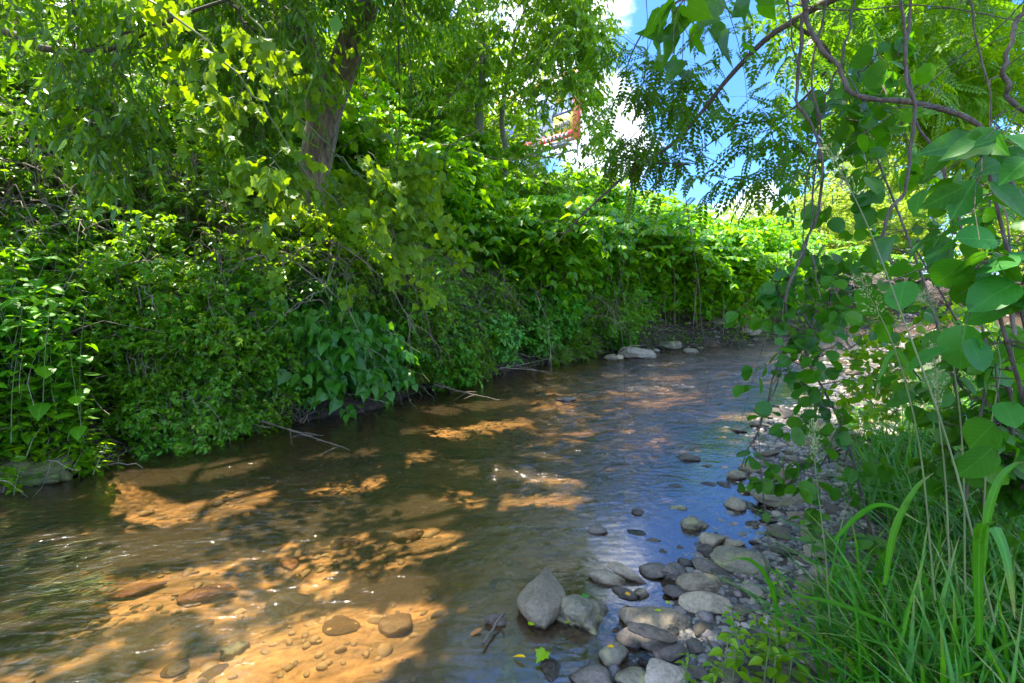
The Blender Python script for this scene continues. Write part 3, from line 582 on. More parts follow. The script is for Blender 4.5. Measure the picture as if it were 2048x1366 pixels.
# ------------------------------------------------------------------ drooping branch from the top left
R_ = np.random.default_rng(13)
O = (-7.4, 5.2, tz(-7.4, 5.2)); t_w = empty('drooping_tree', O, 'tree hanging curtains of long grey-green pointed leaves from the top left corner', 'tree')
mb = MB(); Pt = trunk_mesh(mb, [np.array(O)-[0, 0, .1], (-7.3, 5.1, 4), (-6.9, 5.0, 5.6), (-6.0, 5.0, 7.2)], [.2, .16, .13, .07], rings=50, sides=20, seed=18, flare=.4)
mb.build('trunk', M['bark'], t_w, True, O); mbB = MB()
l1 = spl([Pt[24], pt(-200, 30, 4.9), pt(0, 60, 4.8), pt(80, 95, 4.7), pt(210, 100, 4.6), pt(340, 40, 4.5), pt(480, -10, 4.6)], 40); tubes(mbB, l1, np.linspace(.05, .01, 40), 7)
l2 = spl([l1[30], pt(240, 70, 4.4), pt(232, 118, 4.4), pt(190, 185, 4.3), pt(185, 240, 4.3)], 20); tubes(mbB, l2, np.linspace(.014, .004, 20), 5)
l3 = spl([Pt[26], pt(-60, -120, 5.2), pt(200, -150, 5.2), pt(500, -120, 5.4), pt(700, -90, 5.6)], 30); tubes(mbB, l3, np.linspace(.06, .012, 30), 7)
cl = pxc(R_, [((70, 60, 330, 270), 4.5, .4), ((120, 180, 250, 330), 4.4, .2), ((0, -60, 620, 90), 5.0, .6), ((330, 40, 620, 170), 5.2, .4), ((470, 120, 560, 300), 4.8, .2), ((520, 250, 570, 330), 4.8, .1)], 190)
C1, pa, ra = attach(R_, list(l1)+list(l2)+list(l3), cl, rt=.0025, wig=.08); tubes(mbB, pa, np.minimum(ra, .03), 5); mbL = MB()
twigleaves(R_, mbL, mbB, cl, nt=5, lt=.42, nl=9, T=T_LAN, ls=.125, droop=.85, leafdroop=1.2, up=-.2, flat=.1, tr=.002, keepf=nk)
mbB.build('branches', M['twig'], t_w, True, O); mbL.build('crown', M['willow'], t_w, False, O)
# ------------------------------------------------------------------ grapevine across the trunk
R_ = np.random.default_rng(14)
O = (-2.7, 6.0, tz(-2.7, 6.0)); g = empty('grapevine', O, 'yellow-green grapevine slanting down across the big trunk towards the bank', 'vine')
mbB = MB(); mbL = MB(); vn = []
for pl in ([(200, -80, 4.0), (330, 20, 4.0), (450, 120, 4.1), (540, 240, 4.2), (620, 350, 4.4), (720, 450, 4.9), (820, 560, 5.6), (850, 640, 6.2)],
           [(420, -60, 4.3), (520, 60, 4.3), (570, 180, 4.3), (650, 290, 4.5), (760, 380, 5.0), (900, 470, 5.8)],
           [(560, -40, 5.2), (620, 60, 5.1), (700, 200, 5.6), (790, 300, 5.8), (860, 390, 6.4)], [(500, 200, 4.5), (560, 350, 4.8), (600, 470, 5.4), (700, 560, 6.0)],
           [(660, 300, 5.4), (740, 360, 5.6), (800, 330, 5.8), (880, 330, 6.2)]):
    p = spl([pt(*q) for q in pl], 34); p += R_.normal(size=p.shape)*.02; tubes(mbB, p, np.linspace(.009, .004, 34), 5); vn += list(p)
vn = np.array(vn); cl = vn[R_.choice(len(vn), 78)]+R_.normal(size=(78, 3))*[.17, .2, .13]; _a, _b = proj(cl); cl = cl[~((_a > 590) & (_a < 715) & (_b > 150) & (_b < 560) & (R_.random(78) < .9))]
C1, pa, ra = attach(R_, vn, cl, rt=.0018); tubes(mbB, pa, ra, 4)
twigleaves(R_, mbL, mbB, cl, nt=4, lt=.30, nl=7, T=T_GRAPE, ls=.098, droop=.7, leafdroop=.8, flat=.35, up=-.1, tr=.0018, stalk=.4)
mbB.build('stems', M['gtwig'], g, True, O); mbL.build('leaves', M['grape'], g, False, O)
# ------------------------------------------------------------------ pale tree before the billboard
R_ = np.random.default_rng(15)
def bbwin(P):
    a, b = proj(P); return ~((a > 925) & (a < 1165) & (b > 178+(1150-a)*.12) & (b < 345) & (R_.random(len(a)) < .5))
O = pt(960, 440, 13.5); O[2] = tz(O[0], O[1]); pf = empty('slender_tree', O, 'slender pale-stemmed tree with airy light crown standing in front of the billboard', 'tree')
mb = MB(); q1 = [pt(960, 330, 13.5), pt(958, 220, 13.4), pt(966, 110, 13.3), pt(952, -20, 13.3), pt(940, -200, 13.2)]; A1 = trunk_mesh(mb, [O-[0, 0, .2]]+q1, [.15, .12, .10, .08, .06, .03], rings=50, sides=14, seed=3)
q2 = [pt(1012, 330, 13.7), pt(1004, 230, 13.8), pt(1030, 80, 13.9), pt(1080, -60, 14)]; A2 = trunk_mesh(mb, [O+[.25, .1, -.2]]+q2, [.1, .08, .06, .04, .02], rings=40, sides=10, seed=5)
mb.build('trunk', M['pale'], pf, True, O); mbB = MB(); mbL = MB()
cl = pxc(R_, [((830, -90, 1150, 130), 13.4, 1.3), ((860, 100, 1100, 230), 13.2, 1.2), ((1060, -60, 1215, 110), 13.4, 1.0), ((1050, 90, 1190, 200), 13.2, .8), ((750, 40, 900, 330), 13.8, .9), ((1130, 230, 1215, 300), 12.6, .3),
              ((740, -90, 860, 120), 13.8, .9), ((860, 300, 1140, 390), 13.0, .8), ((1150, 60, 1200, 250), 13.1, .5), ((1040, 180, 1110, 330), 13.0, .5)], 430)
C1, pa, ra = attach(R_, list(A1[12:])+list(A2[10:]), cl, rt=.0045, wig=.07, sag=.06); tubes(mbB, pa, np.minimum(ra, .05), 4)
twigleaves(R_, mbL, mbB, cl, nt=6, lt=.62, nl=15, T=T_NAR, ls=.165, droop=.7, leafdroop=.8, up=.1, flat=.3, tr=.004, lw=1.25, keepf=bbwin)
mbB.build('branches', M['pale'], pf, True, O); mbL.build('crown', M['bright'], pf, False, O)
# ------------------------------------------------------------------ background trees (prototypes then copies)
def proto_tree(rng, name, mat, h, w, n, ls, label, nt=7, lt=.8, nl=13, T=T_SM, group=None, bark='pale'):
    e = empty(name, (0, 0, 0), label, 'tree', group); mb = MB(); A = trunk_mesh(mb, [(0, 0, -.2), (.1, .05, h*.3), (-.1, .1, h*.6), (.1, 0, h*.93)], [h*.022, h*.017, h*.011, h*.003], rings=30, sides=10, seed=h*3)
    mb.build('trunk', M[bark], e, True); mbB = MB(); mbL = MB()
    c = blobs(rng, [((0, 0, h*.62), (w*.5, w*.5, h*.36)), ((w*.2, w*.1, h*.42), (w*.38, w*.38, h*.22)), ((-w*.22, -w*.1, h*.45), (w*.36, w*.36, h*.24)), ((.0, -.25*w, h*.3), (w*.34, w*.34, h*.17))], n)
    C, pa, ra = attach(rng, list(A[8:]), c, rt=.006, wig=.06, sag=.05); tubes(mbB, pa, np.minimum(ra, h*.012), 4)
    twigleaves(rng, mbL, mbB, c, nt=nt, lt=lt, nl=nl, T=T, ls=ls, droop=.3, leafdroop=.3, up=.25, tr=.005, lw=1.15)
    mbB.build('branches', M[bark], e, True); mbL.build('crown', M[mat], e); return e
R_ = np.random.default_rng(16)
tA = proto_tree(R_, 'broadleaf_tree', 'far', 7.0, 5.6, 190, .20, 'bushy mid green tree in the row behind the left bank thicket', group='trees behind the thicket')
tB = proto_tree(R_, 'broadleaf_tree', 'farpale', 8.0, 6.0, 200, .20, 'sunlit pale green tree beyond the right bank', group='trees beyond the right bank')
tC = proto_tree(R_, 'small_tree', 'far', 3.6, 3.2, 110, .15, 'low green sapling above the knotweed', group='saplings behind the knotweed', lt=.5)
def setp(o, x, y, rz, s): o.location = (x, y, tz(x, y)-.1); o.rotation_euler = (0, 0, rz); o.scale = (s, s, s)
for i, (x, y, s) in enumerate([(-9.5, 11.0, .85), (-13.5, 9.5, .95), (-6.2, 13.2, .8), (-3.4, 15.2, .8), (-11.5, 15, 1.1), (-7.5, 18, 1.05), (-1.6, 18.5, .95), (-16.5, 13, 1.15), (-19, 8, 1.1), (-4, 22, 1.1), (-14, 21, 1.2)]):
    if i == 0: setp(tA, x, y, 0, s)
    else: dup(tA, (x, y, tz(x, y)-.1), R_.uniform(0, 6.3), s)
for i, (x, y, s) in enumerate([(14.5, 24.5, .62), (19, 26.5, .72), (24, 24, .95), (19.5, 31, 1.0), (30, 30, 1.1), (14.5, 12.5, .8), (26, 37, 1.3), (20.0, 18.5, .8), (15.5, 34, .66), (38, 26, 1.2), (25.5, 19.0, 1.0)]):
    if i == 0: setp(tB, x, y, 0, s)
    else: dup(tB, (x, y, tz(x, y)-.1), R_.uniform(0, 6.3), s)
for i, (x, y, s) in enumerate([(3.0, 17.5, .62), (-.5, 15.5, .62), (6.5, 20, .6), (10.0, 24, .7), (13, 30, .9), (8.5, 28, .8), (-2.8, 13.4, .8), (1.2, 19, .85), (5, 25, .8), (17, 40, 1.2)]):
    if i == 0: setp(tC, x, y, 0, s)
    else: dup(tC, (x, y, tz(x, y)-.1), R_.uniform(0, 6.3), s)
# ------------------------------------------------------------------ bank shrubs: prototypes
def proto_shrub(rng, name, h, w, n, T, ls, mat, stem, label, cat='shrub', group=None, nt=7, nl=12, lt=.3, droop=.4, leafdroop=.3, flat=.6, nst=9, stemr=.008, rt=.0022, extra=0, lean=0.0, tr=.0018, base=.12, lw=1.0, stalk=0.0):
    e = empty(name, (0, 0, 0), label, cat, group); mbB = MB(); mbL = MB(); st_ = []
    for i in range(nst+extra):
        a = rng.uniform(0, 2*pi); r = rng.uniform(.25, .95)*w/2; hh = h*rng.uniform(.65, 1.0)*(1-.35*(2*r/w)**2); b = [rng.normal()*base, rng.normal()*base, -.15]
        tip = [cos(a)*r, sin(a)*r-lean*h*.5, hh]; midp = [cos(a)*r*.35, sin(a)*r*.35-lean*h*.15, hh*.72]; end = [cos(a)*r*1.45, sin(a)*r*1.45-lean*h, hh*(.75 if i < nst else .35)]
        p = spl([b, midp, tip, end], 14)+rng.normal(size=(14, 3))*.012; tubes(mbB, p, np.linspace(stemr, stemr*.3, 14), 4, rng.random())
        if i < nst: st_ += list(p[3:])
    c = blobs(rng, [((0, -lean*h*.4, h*.55), (w*.5, w*.5, h*.42)), ((0, -lean*h*.3, h*.32), (w*.45, w*.45, h*.28))], n); c[:, 2] = np.maximum(c[:, 2], .05)
    C, pa, ra = attach(rng, st_, c, rt=rt, wig=.08, K=5); tubes(mbB, pa, np.minimum(ra, stemr), 3, rng.random(len(pa)))
    twigleaves(rng, mbL, mbB, c, nt=nt, lt=lt, nl=nl, T=T, ls=ls, droop=droop, leafdroop=leafdroop, flat=flat, up=.25, tr=tr, lw=lw, stalk=stalk)
    mbB.build('stems', M[stem], e, True); mbL.build('leaves', M[mat], e); return e
R_ = np.random.default_rng(17)
s_small = proto_shrub(R_, 'small_leaved_shrub', 1.35, 1.6, 60, T_OV, .07, 'mid', 'straw', 'arching small-leaved shrub tangled with its neighbours along the left bank', group='small-leaved shrubs on the bank', nt=8, nl=13)
s_small2 = proto_shrub(R_, 'honeysuckle_shrub', 1.5, 1.5, 80, T_OV, .08, 'bright', 'straw', 'yellow-green honeysuckle-like shrub between trunk and knotweed', group='yellow-green shrubs on the middle bank', nt=8, nl=12)
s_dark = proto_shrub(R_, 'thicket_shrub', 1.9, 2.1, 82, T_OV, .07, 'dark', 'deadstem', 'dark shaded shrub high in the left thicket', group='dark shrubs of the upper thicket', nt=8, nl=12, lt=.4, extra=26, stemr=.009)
s_broad = proto_shrub(R_, 'broad_leaved_shrub', 1.2, 1.3, 60, T_OV, .12, 'cool', 'gtwig', 'broad-leaved shrub with flat leaf sprays above the water', group='broad-leaved shrubs at the bank foot', nt=6, nl=8, flat=.85)
s_tangle = proto_shrub(R_, 'bare_stem_tangle', 1.3, 1.5, 52, T_OV, .075, 'mid', 'deadstem', 'tangle of bare brown stems with few leaves on the left bank', group='bare stem tangles', nt=5, nl=8, extra=46, stemr=.006, lt=.28)
def mkherb(rng, name, h, npair, ls, T, label, mat='herb', group=None, ns=5, spread=.1, lw=1.0):
    e = empty(name, (0, 0, 0), label, 'plant', group); mbB = MB(); mbL = MB()
    for s in range(ns):
        b = np.array([rng.normal()*spread, rng.normal()*spread, -.05]); hh = h*rng.uniform(.6, 1.1); a = rng.uniform(0, 6.3); ln = hh*rng.uniform(.05, .3)
        p = spl([b, b+[cos(a)*ln*.3, sin(a)*ln*.3, hh*.55], b+[cos(a)*ln, sin(a)*ln, hh]], 12); tubes(mbB, p, np.linspace(.0045, .002, 12), 4)
        Q = []; D = []; Nn = []; S = []
        for k in range(npair):
            t = .2+.8*k/(npair-1); q = p[int(t*11)]; az = k*1.57+a
            for j in range(2 if k < npair-1 else 4):
                z = az+j*(pi if k < npair-1 else pi/2)+rng.normal()*.2; Q.append(q); D.append([cos(z), sin(z), rng.uniform(-.35, .3)]); Nn.append([rng.normal()*.2, rng.normal()*.2, 1]); S.append(ls*(1.15-.5*t)*rng.uniform(.75, 1.15))
        Q = np.array(Q); D = nrm(np.array(D)); S = np.array(S); leaves(mbL, T, Q+D*S[:, None]*.25, D, np.array(Nn), S, rng.random(len(Q)), lw)
    mbB.build('stems', M['gtwig'], e, True); mbL.build('leaves', M[mat], e); return e
h1 = mkherb(R_, 'broadleaf_herb', .85, 7, .15, T_OV, 'bright broad-leaved herb growing at the left foot of the bank', group='broad-leaved herbs on the left bank', lw=1.25)
h2 = mkherb(R_, 'broadleaf_herb', .7, 8, .115, T_OV, 'bright broad-leaved herb growing at the left foot of the bank', group='broad-leaved herbs on the left bank', ns=6, lw=1.2)
h3 = mkherb(R_, 'low_herb', .32, 5, .085, T_OV, 'low fresh green herb at the creek edge', group='low herbs at the creek edge', ns=7, mat='bright', lw=1.2)
def place(protos, spots, sc=(.8, 1.2), tilt=0.0, dz=-.03):
    first = set(); protos = [x for x in protos]
    for p in spots:
        if len(p) == 2 and 580 < p[0] < 715 and p[1] < 2.6: continue
        if len(p) == 2 and 560 < p[0] < 840 and p[1] < .7: continue
        i = R_.integers(len(protos)); o = protos[i]; q = bankpos(p[0], p[1]) if len(p) == 2 else np.array(p); s = R_.uniform(*sc); rz = R_.uniform(0, 6.3); tl = (R_.normal()*tilt, R_.normal()*tilt)
        if i not in first: first.add(i); o.location = (q[0], q[1], q[2]+dz); o.rotation_euler = (tl[0], tl[1], rz); o.scale = (s, s, s)
        else: dup(o, (q[0], q[1], q[2]+dz), rz, s, tilt=tl)
    for i, o in enumerate(protos):
        if i not in first:
            for c in list(o.children): bpy.data.objects.remove(c)
            bpy.data.objects.remove(o)
U = R_.uniform
place([s_small], [(U(300, 600), U(.1, 1.6)) for _ in range(20)]+[(U(-60, 330), U(1.2, 2.8)) for _ in range(14)]+[(U(850, 1250), U(.15, .9)) for _ in range(13)]+[(U(300, 700), U(1.6, 3.2)) for _ in range(9)], (.55, .95), .15)
place([s_small2], [(U(700, 1150), U(.8, 2.6)) for _ in range(20)]+[(U(620, 900), U(2.4, 3.6)) for _ in range(8)], (.7, 1.05), .12)
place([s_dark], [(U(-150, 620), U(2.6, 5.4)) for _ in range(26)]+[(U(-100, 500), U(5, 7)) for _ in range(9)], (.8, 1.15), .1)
place([s_broad], [(U(560, 860), U(.75, 1.5)) for _ in range(7)]+[(U(1020, 1250), U(.3, 1.0)) for _ in range(7)]+[(U(520, 600), U(.3, .6)) for _ in range(2)], (.6, .9), .2)
place([s_tangle], [(U(790, 1010), U(.35, 1.3)) for _ in range(10)]+[(U(-50, 500), U(2.0, 3.4)) for _ in range(24)]+[(U(420, 1200), U(.5, 2.2)) for _ in range(18)], (.75, 1.15), .2)
place([h1, h2], [(U(-80, 330), U(.15, 1.35)) for _ in range(52)]+[(U(-80, 300), U(.0, .35)) for _ in range(26)], (.75, 1.15), .1)
place([dup(s_small, (0, 0, 0), label='small-leaved shrub spilling over the water edge of the far bank')], [(U(330, 560), U(.0, .35)) for _ in range(14)]+[(U(850, 1240), U(.0, .35)) for _ in range(11)], (.42, .66), .3, -.12)
place([dup(s_broad, (0, 0, 0), label='broad-leaved sprays hanging over the water edge')], [(U(480, 560), U(.0, .4)) for _ in range(3)]+[(U(850, 1240), U(.0, .4)) for _ in range(14)], (.42, .72), .3, -.12)
place([dup(s_tangle, (0, 0, 0), label='bare stem tangle draped down to the water edge')], [(U(780, 1080), U(.05, .6)) for _ in range(18)]+[(U(1080, 1250), U(.1, .5)) for _ in range(5)], (.5, .8), .35, -.1)
place([h3], [(U(-40, 420), U(-.02, .4)) for _ in range(50)]+[(U(330, 1000), U(.05, .4)) for _ in range(12)], (.6, 1.1), .15)
def mkcane(rng, L, lab, grp):
    e = empty('arching_cane', (0, 0, 0), lab, 'branch', grp); mb = MB(); p = spl([(0, 0, -.1), (L*.12, .05, L*.5), (L*.45, -.05, L*.72), (L*.85, .05, L*.5), (L*1.1, 0, L*.2)], 24)+rng.normal(size=(24, 3))*.012; tubes(mb, p, np.linspace(.010, .003, 24), 5); 
    for k in range(16):
        i = rng.integers(6, 23); d = nrm(rng.normal(size=3)+[.2, 0, -.1]); l = rng.uniform(.12, .45); tubes(mb, spl([p[i], p[i]+d*l*.5+[0, 0, .02], p[i]+d*l-[0, 0, .2*l]], 6), np.linspace(.004, .0015, 6), 4)
    mb.build('stem', M['straw'], e, True); return e
ca = mkcane(R_, 1.5, 'bare brown cane arching out of the bank thicket', 'bare arching canes'); cb_ = mkcane(R_, 1.1, 'bare brown cane arching out of the bank thicket', 'bare arching canes')
place([ca, cb_], [(U(-60, 620), U(.7, 3.4)) for _ in range(34)]+[(U(620, 1240), U(.1, 1.5)) for _ in range(44)], (.7, 1.2), .25)
# heart-leaved bush leaning over the water
R_ = np.random.default_rng(19)
q = bankpos(655, .45); hb = proto_shrub(R_, 'heart_leaved_bush', 1.0, 1.35, 100, T_HEART, .15, 'cool', 'gtwig', 'dark green heart-leaved bush overhanging the water below the big trunk', nt=5, nl=7, flat=.6, leafdroop=.8, lt=.3, lean=.35, stalk=.3)
hb.location = (q[0], q[1], q[2]-.35); hb.rotation_euler = (0, 0, .45)
q = bankpos(770, .5); h_b = dup(hb, (q[0], q[1], q[2]-.35), .6, .85, 'smaller heart-leaved bush trailing to the water right of the larger one')
q = bankpos(585, .5); h_b = dup(hb, (q[0], q[1], q[2]-.32), .1, .62, 'heart-leaved bush with leaves dipping over the dark undercut left of the larger one')
# ------------------------------------------------------------------ knotweed stand
def knot(rng, h, ns, name='knotweed', lab='tall bright knotweed clump in the sunlit stand along the far bank'):
    e = empty(name, (0, 0, 0), lab, 'plant', 'knotweed stand on the far bank'); mbB = MB(); mbL = MB()
    for s in range(ns):
        b = np.array([rng.normal()*.25, rng.normal()*.25, -.1]); a = rng.uniform(0, 6.3); hh = h*rng.uniform(.7, 1.05); ln = hh*rng.uniform(.15, .5)
        p = spl([b, b+[cos(a)*ln*.15, sin(a)*ln*.15, hh*.6], b+[cos(a)*ln*.6, sin(a)*ln*.6, hh*.93], b+[cos(a)*ln*1.15, sin(a)*ln*1.15, hh*.92]], 22); tubes(mbB, p, np.linspace(.011, .003, 22), 5, rng.random())
        bi = rng.uniform(5, 21, 13).astype(int); az = rng.uniform(0, 6.3, 13); L = rng.uniform(.3, .7, 13); t = np.linspace(0, 1, 6)[None, :, None]
        D = np.stack([np.cos(az), np.sin(az), rng.uniform(-.1, .5, 13)], 1); P = p[bi][:, None]+D[:, None]*t*L[:, None, None]; P[:, :, 2] -= (.35*L[:, None, None]*t*t)[:, :, 0]
        tubes(mbB, P, np.linspace(.004, .0015, 6)[None]*np.ones((13, 1)), 3)
        nl = 11; s_ = np.sort(rng.uniform(.1, 1, (13, nl)), 1)*5; i = np.minimum(s_.astype(int), 4); fr = (s_-i)[:, :, None]; r = np.arange(13)[:, None]
        Q = P[r, i]*(1-fr)+P[r, i+1]*fr; T = nrm(P[r, i+1]-P[r, i]); sd = nrm(np.cross(T, [0, 0, 1.0])); sg = np.where(np.arange(nl) % 2 == 0, 1, -1)[None, :, None]
        Dl = .5*T+sg*sd+rng.normal(size=Q.shape)*.2; Dl[:, :, 2] -= .35; Nl = rng.normal(size=Q.shape)*.3; Nl[:, :, 2] += .9
        Q = Q.reshape(-1, 3); leaves(mbL, T_OV, Q, Dl.reshape(-1, 3), Nl.reshape(-1, 3), .15*rng.uniform(.6, 1.15, len(Q)), rng.random(len(Q)), 1.15)
    nq = ns*60; a = rng.uniform(0, 6.3, nq); r = rng.uniform(.25, .75, nq)*1.0; Q = np.stack([np.cos(a)*r, np.sin(a)*r, rng.uniform(.1, .75, nq)*h], 1); Dl = rng.normal(size=(nq, 3)); Dl[:, 2] = -.5; Nl = rng.normal(size=(nq, 3))*.4; Nl[:, 2] += .8; leaves(mbL, T_OV, Q, Dl, Nl, .15*rng.uniform(.6, 1.15, nq), rng.random(nq), 1.15)
    mbB.build('canes', M['rstem'], e, True); mbL.build('leaves', M['knot'], e); return e
k1 = knot(R_, 2.3, 17); k2 = knot(R_, 2.1, 16)
sp = []
for d in (.6, 1.0, 1.5, 2.2, 3.2, 4.4, 5.6):
    for px in np.arange(1010 if d > 1.2 else 1130, 1640, 62 if d < 2 else 74): sp.append((px+U(-25, 25), d+U(-.3, .3)))
sp += [(U(800, 1050), U(2.6, 4.5)) for _ in range(10)]
place([k1, k2], sp, (.9, 1.25), .07)
# far bank beyond the bend
place([dup(k1, (0, 0, 0), label='sunlit shrub growing beyond the bend')], [tuple([x, y, tz(x, y)]) for x, y in [(11, 18.5), (13.5, 20.5), (12, 21.5), (10, 20.5), (15.2, 22.0), (9.0, 18.0), (8, 21)]], (.9, 1.2))
R_ = np.random.default_rng(23)
# ------------------------------------------------------------------ stuff on the bank: ground cover, dead stems, litter
def scatter(n, x0, x1, y0, y1, cond):
    x = R_.uniform(x0, x1, n); y = R_.uniform(y0, y1, n); dl = sdist(x, y, LS); dr = -sdist(x, y, RS); k = cond(x, y, dl, dr); x, y = x[k], y[k]; return np.column_stack([x, y, terr(x, y)])
P = scatter(230000, -12, 14, 2.5, 22, lambda x, y, dl, dr: (dl > -.12) & (dl < 6)); P[:, 2] = np.maximum(P[:, 2], .02)+R_.uniform(.01, .33, len(P)); nn = len(P)
D = R_.normal(size=(nn, 3))*[1, 1, .3]; Nl = R_.normal(size=(nn, 3))*.4; Nl[:, 2] += .9
mb = MB(); leaves(mb, T_SM, P, D, Nl, R_.uniform(.035, .10, nn), R_.random(nn), 1.1); tag(mb.build('ground_cover', M['mid']), 'low leafy ground cover matting the bank under the shrubs', 'undergrowth', kind='stuff')
P = scatter(11000, -10, 10, 2.5, 18, lambda x, y, dl, dr: (dl > .0) & (dl < 4.5)); nn = len(P); az = R_.uniform(0, 6.3, nn); L = R_.uniform(.2, .9, nn); K = 6; t = np.linspace(0, 1, K)[None, :, None]
H_ = R_.uniform(-.15, .75, nn); D = np.stack([np.cos(az), np.sin(az), H_], 1); P[:, 2] += R_.uniform(0, .75, nn)**1.5; PP = P[:, None]+D[:, None]*t*L[:, None, None]+R_.normal(size=(nn, K, 3))*.02; PP[:, :, 2] -= (.55*L[:, None]*np.linspace(0, 1, K)[None]**2)
mb = MB(); tubes(mb, PP, np.linspace(.0042, .0015, K)[None]*R_.uniform(.5, 1.5, (nn, 1)), 3, R_.random(nn)); tag(mb.build('dead_stems', M['deadstem']), 'matted dead brown stems and vines among the bank growth', 'undergrowth', kind='stuff')
P = scatter(9000, -6, 9, 2.5, 15, lambda x, y, dl, dr: (dl > -.12) & (dl < .3)); nn = len(P); az = R_.uniform(0, 6.3, nn); L = R_.uniform(.15, .6, nn); K = 6; t = np.linspace(0, 1, K)[None, :, None]; D = np.stack([np.cos(az), np.sin(az), R_.uniform(-.25, .5, nn)], 1); P[:, 2] = np.maximum(P[:, 2], .0)+R_.uniform(0, .15, nn); PP = P[:, None]+D[:, None]*t*L[:, None, None]+R_.normal(size=(nn, K, 3))*.015; PP[:, :, 2] = np.maximum(PP[:, :, 2]-.3*L[:, None]*np.linspace(0, 1, K)[None]**2, -.02)
mb = MB(); tubes(mb, PP, np.linspace(.0055, .002, K)[None]*R_.uniform(.5, 1.6, (nn, 1)), 4, R_.random(nn)); tag(mb.build('flood_debris', M['straw']), 'washed-up twigs and rootlets along the foot of the left bank', 'debris', kind='stuff')
P = scatter(30000, -9, 9, 2, 16, lambda x, y, dl, dr: ((dl > .02) & (dl < 3.5)) | ((dr > .6) & (dr < 3.5) & (R_.random(len(dl)) < .25))); nn = len(P); P[:, 2] += .012; D = R_.normal(size=(nn, 3))*[1, 1, .35]; Nl = R_.normal(size=(nn, 3))*.35; Nl[:, 2] += .9
mb = MB(); leaves(mb, T_SM, P, D, Nl, R_.uniform(.03, .08, nn), R_.random(nn)); tag(mb.build('leaf_litter', M['litter']), 'brown fallen leaf litter on the soil of both banks', 'leaf litter', kind='stuff')
# ------------------------------------------------------------------ stones
import bmesh
def ico(n):
    bm = bmesh.new(); bmesh.ops.create_icosphere(bm, subdivisions=n, radius=1.0); bm.verts.ensure_lookup_table()
    v = np.array([q.co[:] for q in bm.verts]); f = np.array([[q.index for q in p.verts] for p in bm.faces]); bm.free(); return v, f
ICO = {k: ico(k) for k in (1, 2, 4, 5)}
def stone_verts(rng, lvl, planes=11, rough=.06, soft=.05, shape=None, pit=0.0):
    v, f = ICO[lvl]; nr = nrm(rng.normal(size=(planes, 3))); dd = rng.uniform(.62, .98, planes)
    if shape is not None: nr = np.vstack([nr, nrm(np.array([s[:3] for s in shape], float))]); dd = np.concatenate([dd, [s[3] for s in shape]])
    dt = v@nr.T; q = np.where(dt > .05, dd[None]/np.maximum(dt, .05), 9); q = np.minimum(q, 1.25)
    r = -soft*np.log(np.sum(np.exp(-q/soft), axis=1)); s = int(rng.integers(1000))
    r = r*(1+rough*fbm(v*1.7+s, 3, s)+rough*.35*fbm(v*6+s, 3, s+4)-pit*np.clip(fbm(v*5.5+s, 3, s+8), 0, 1))
    w = v*r[:, None]; w -= (w.max(0)+w.min(0))/2; return w/(w.max(0)-w.min(0)), f
R_ = np.random.default_rng(31)
def stone_at(px, py, w, dr_, hr, rot, mat, label, planes=11, lvl=4, sink=.25, rough=.06, shape=None, pit=0.0, tilt=(0, 0), z0=None, name='stone', group=None, cat='stone', taper=0):
    b = gz(px, py, .02 if z0 is None else z0); D = math.hypot(b[1], CAMH-b[2]); ww = w/1024*D*1.04
    ang = radians(rot); v, f = stone_verts(R_, lvl, planes, rough*1.15, .035, shape, pit); hr *= .9; hz = ww*hr
    if taper: u = v[:, 1:2]; v = v*np.hstack([1-taper*np.clip(u*2, 0, 1)**1.5-.35*taper*np.clip(-u*2, 0, 1)**2.2, 1+0*u, 1-.25*np.clip(u*2, 0, 1)])
    v = v*[ww, ww*dr_, hz]
    cx, cy = cos(tilt[1]), cos(tilt[0]); v = np.stack([v[:, 0]*cx+v[:, 2]*sin(tilt[1]), v[:, 1], -v[:, 0]*sin(tilt[1])+v[:, 2]*cx], 1); v = np.stack([v[:, 0], v[:, 1]*cy-v[:, 2]*sin(tilt[0]), v[:, 1]*sin(tilt[0])+v[:, 2]*cy], 1)
    mb = MB(); mb.add(v, f); o = mb.build(name, M[mat], None, True); tzv = tz(b[0], b[1]) if (z0 is None or z0 < -.1) else z0
    o.location = (b[0], b[1], max(tzv, -.015 if z0 is None else -9)+hz*(.5-sink)); o.rotation_euler = (0, 0, ang)
    return tag(o, label, cat, group)
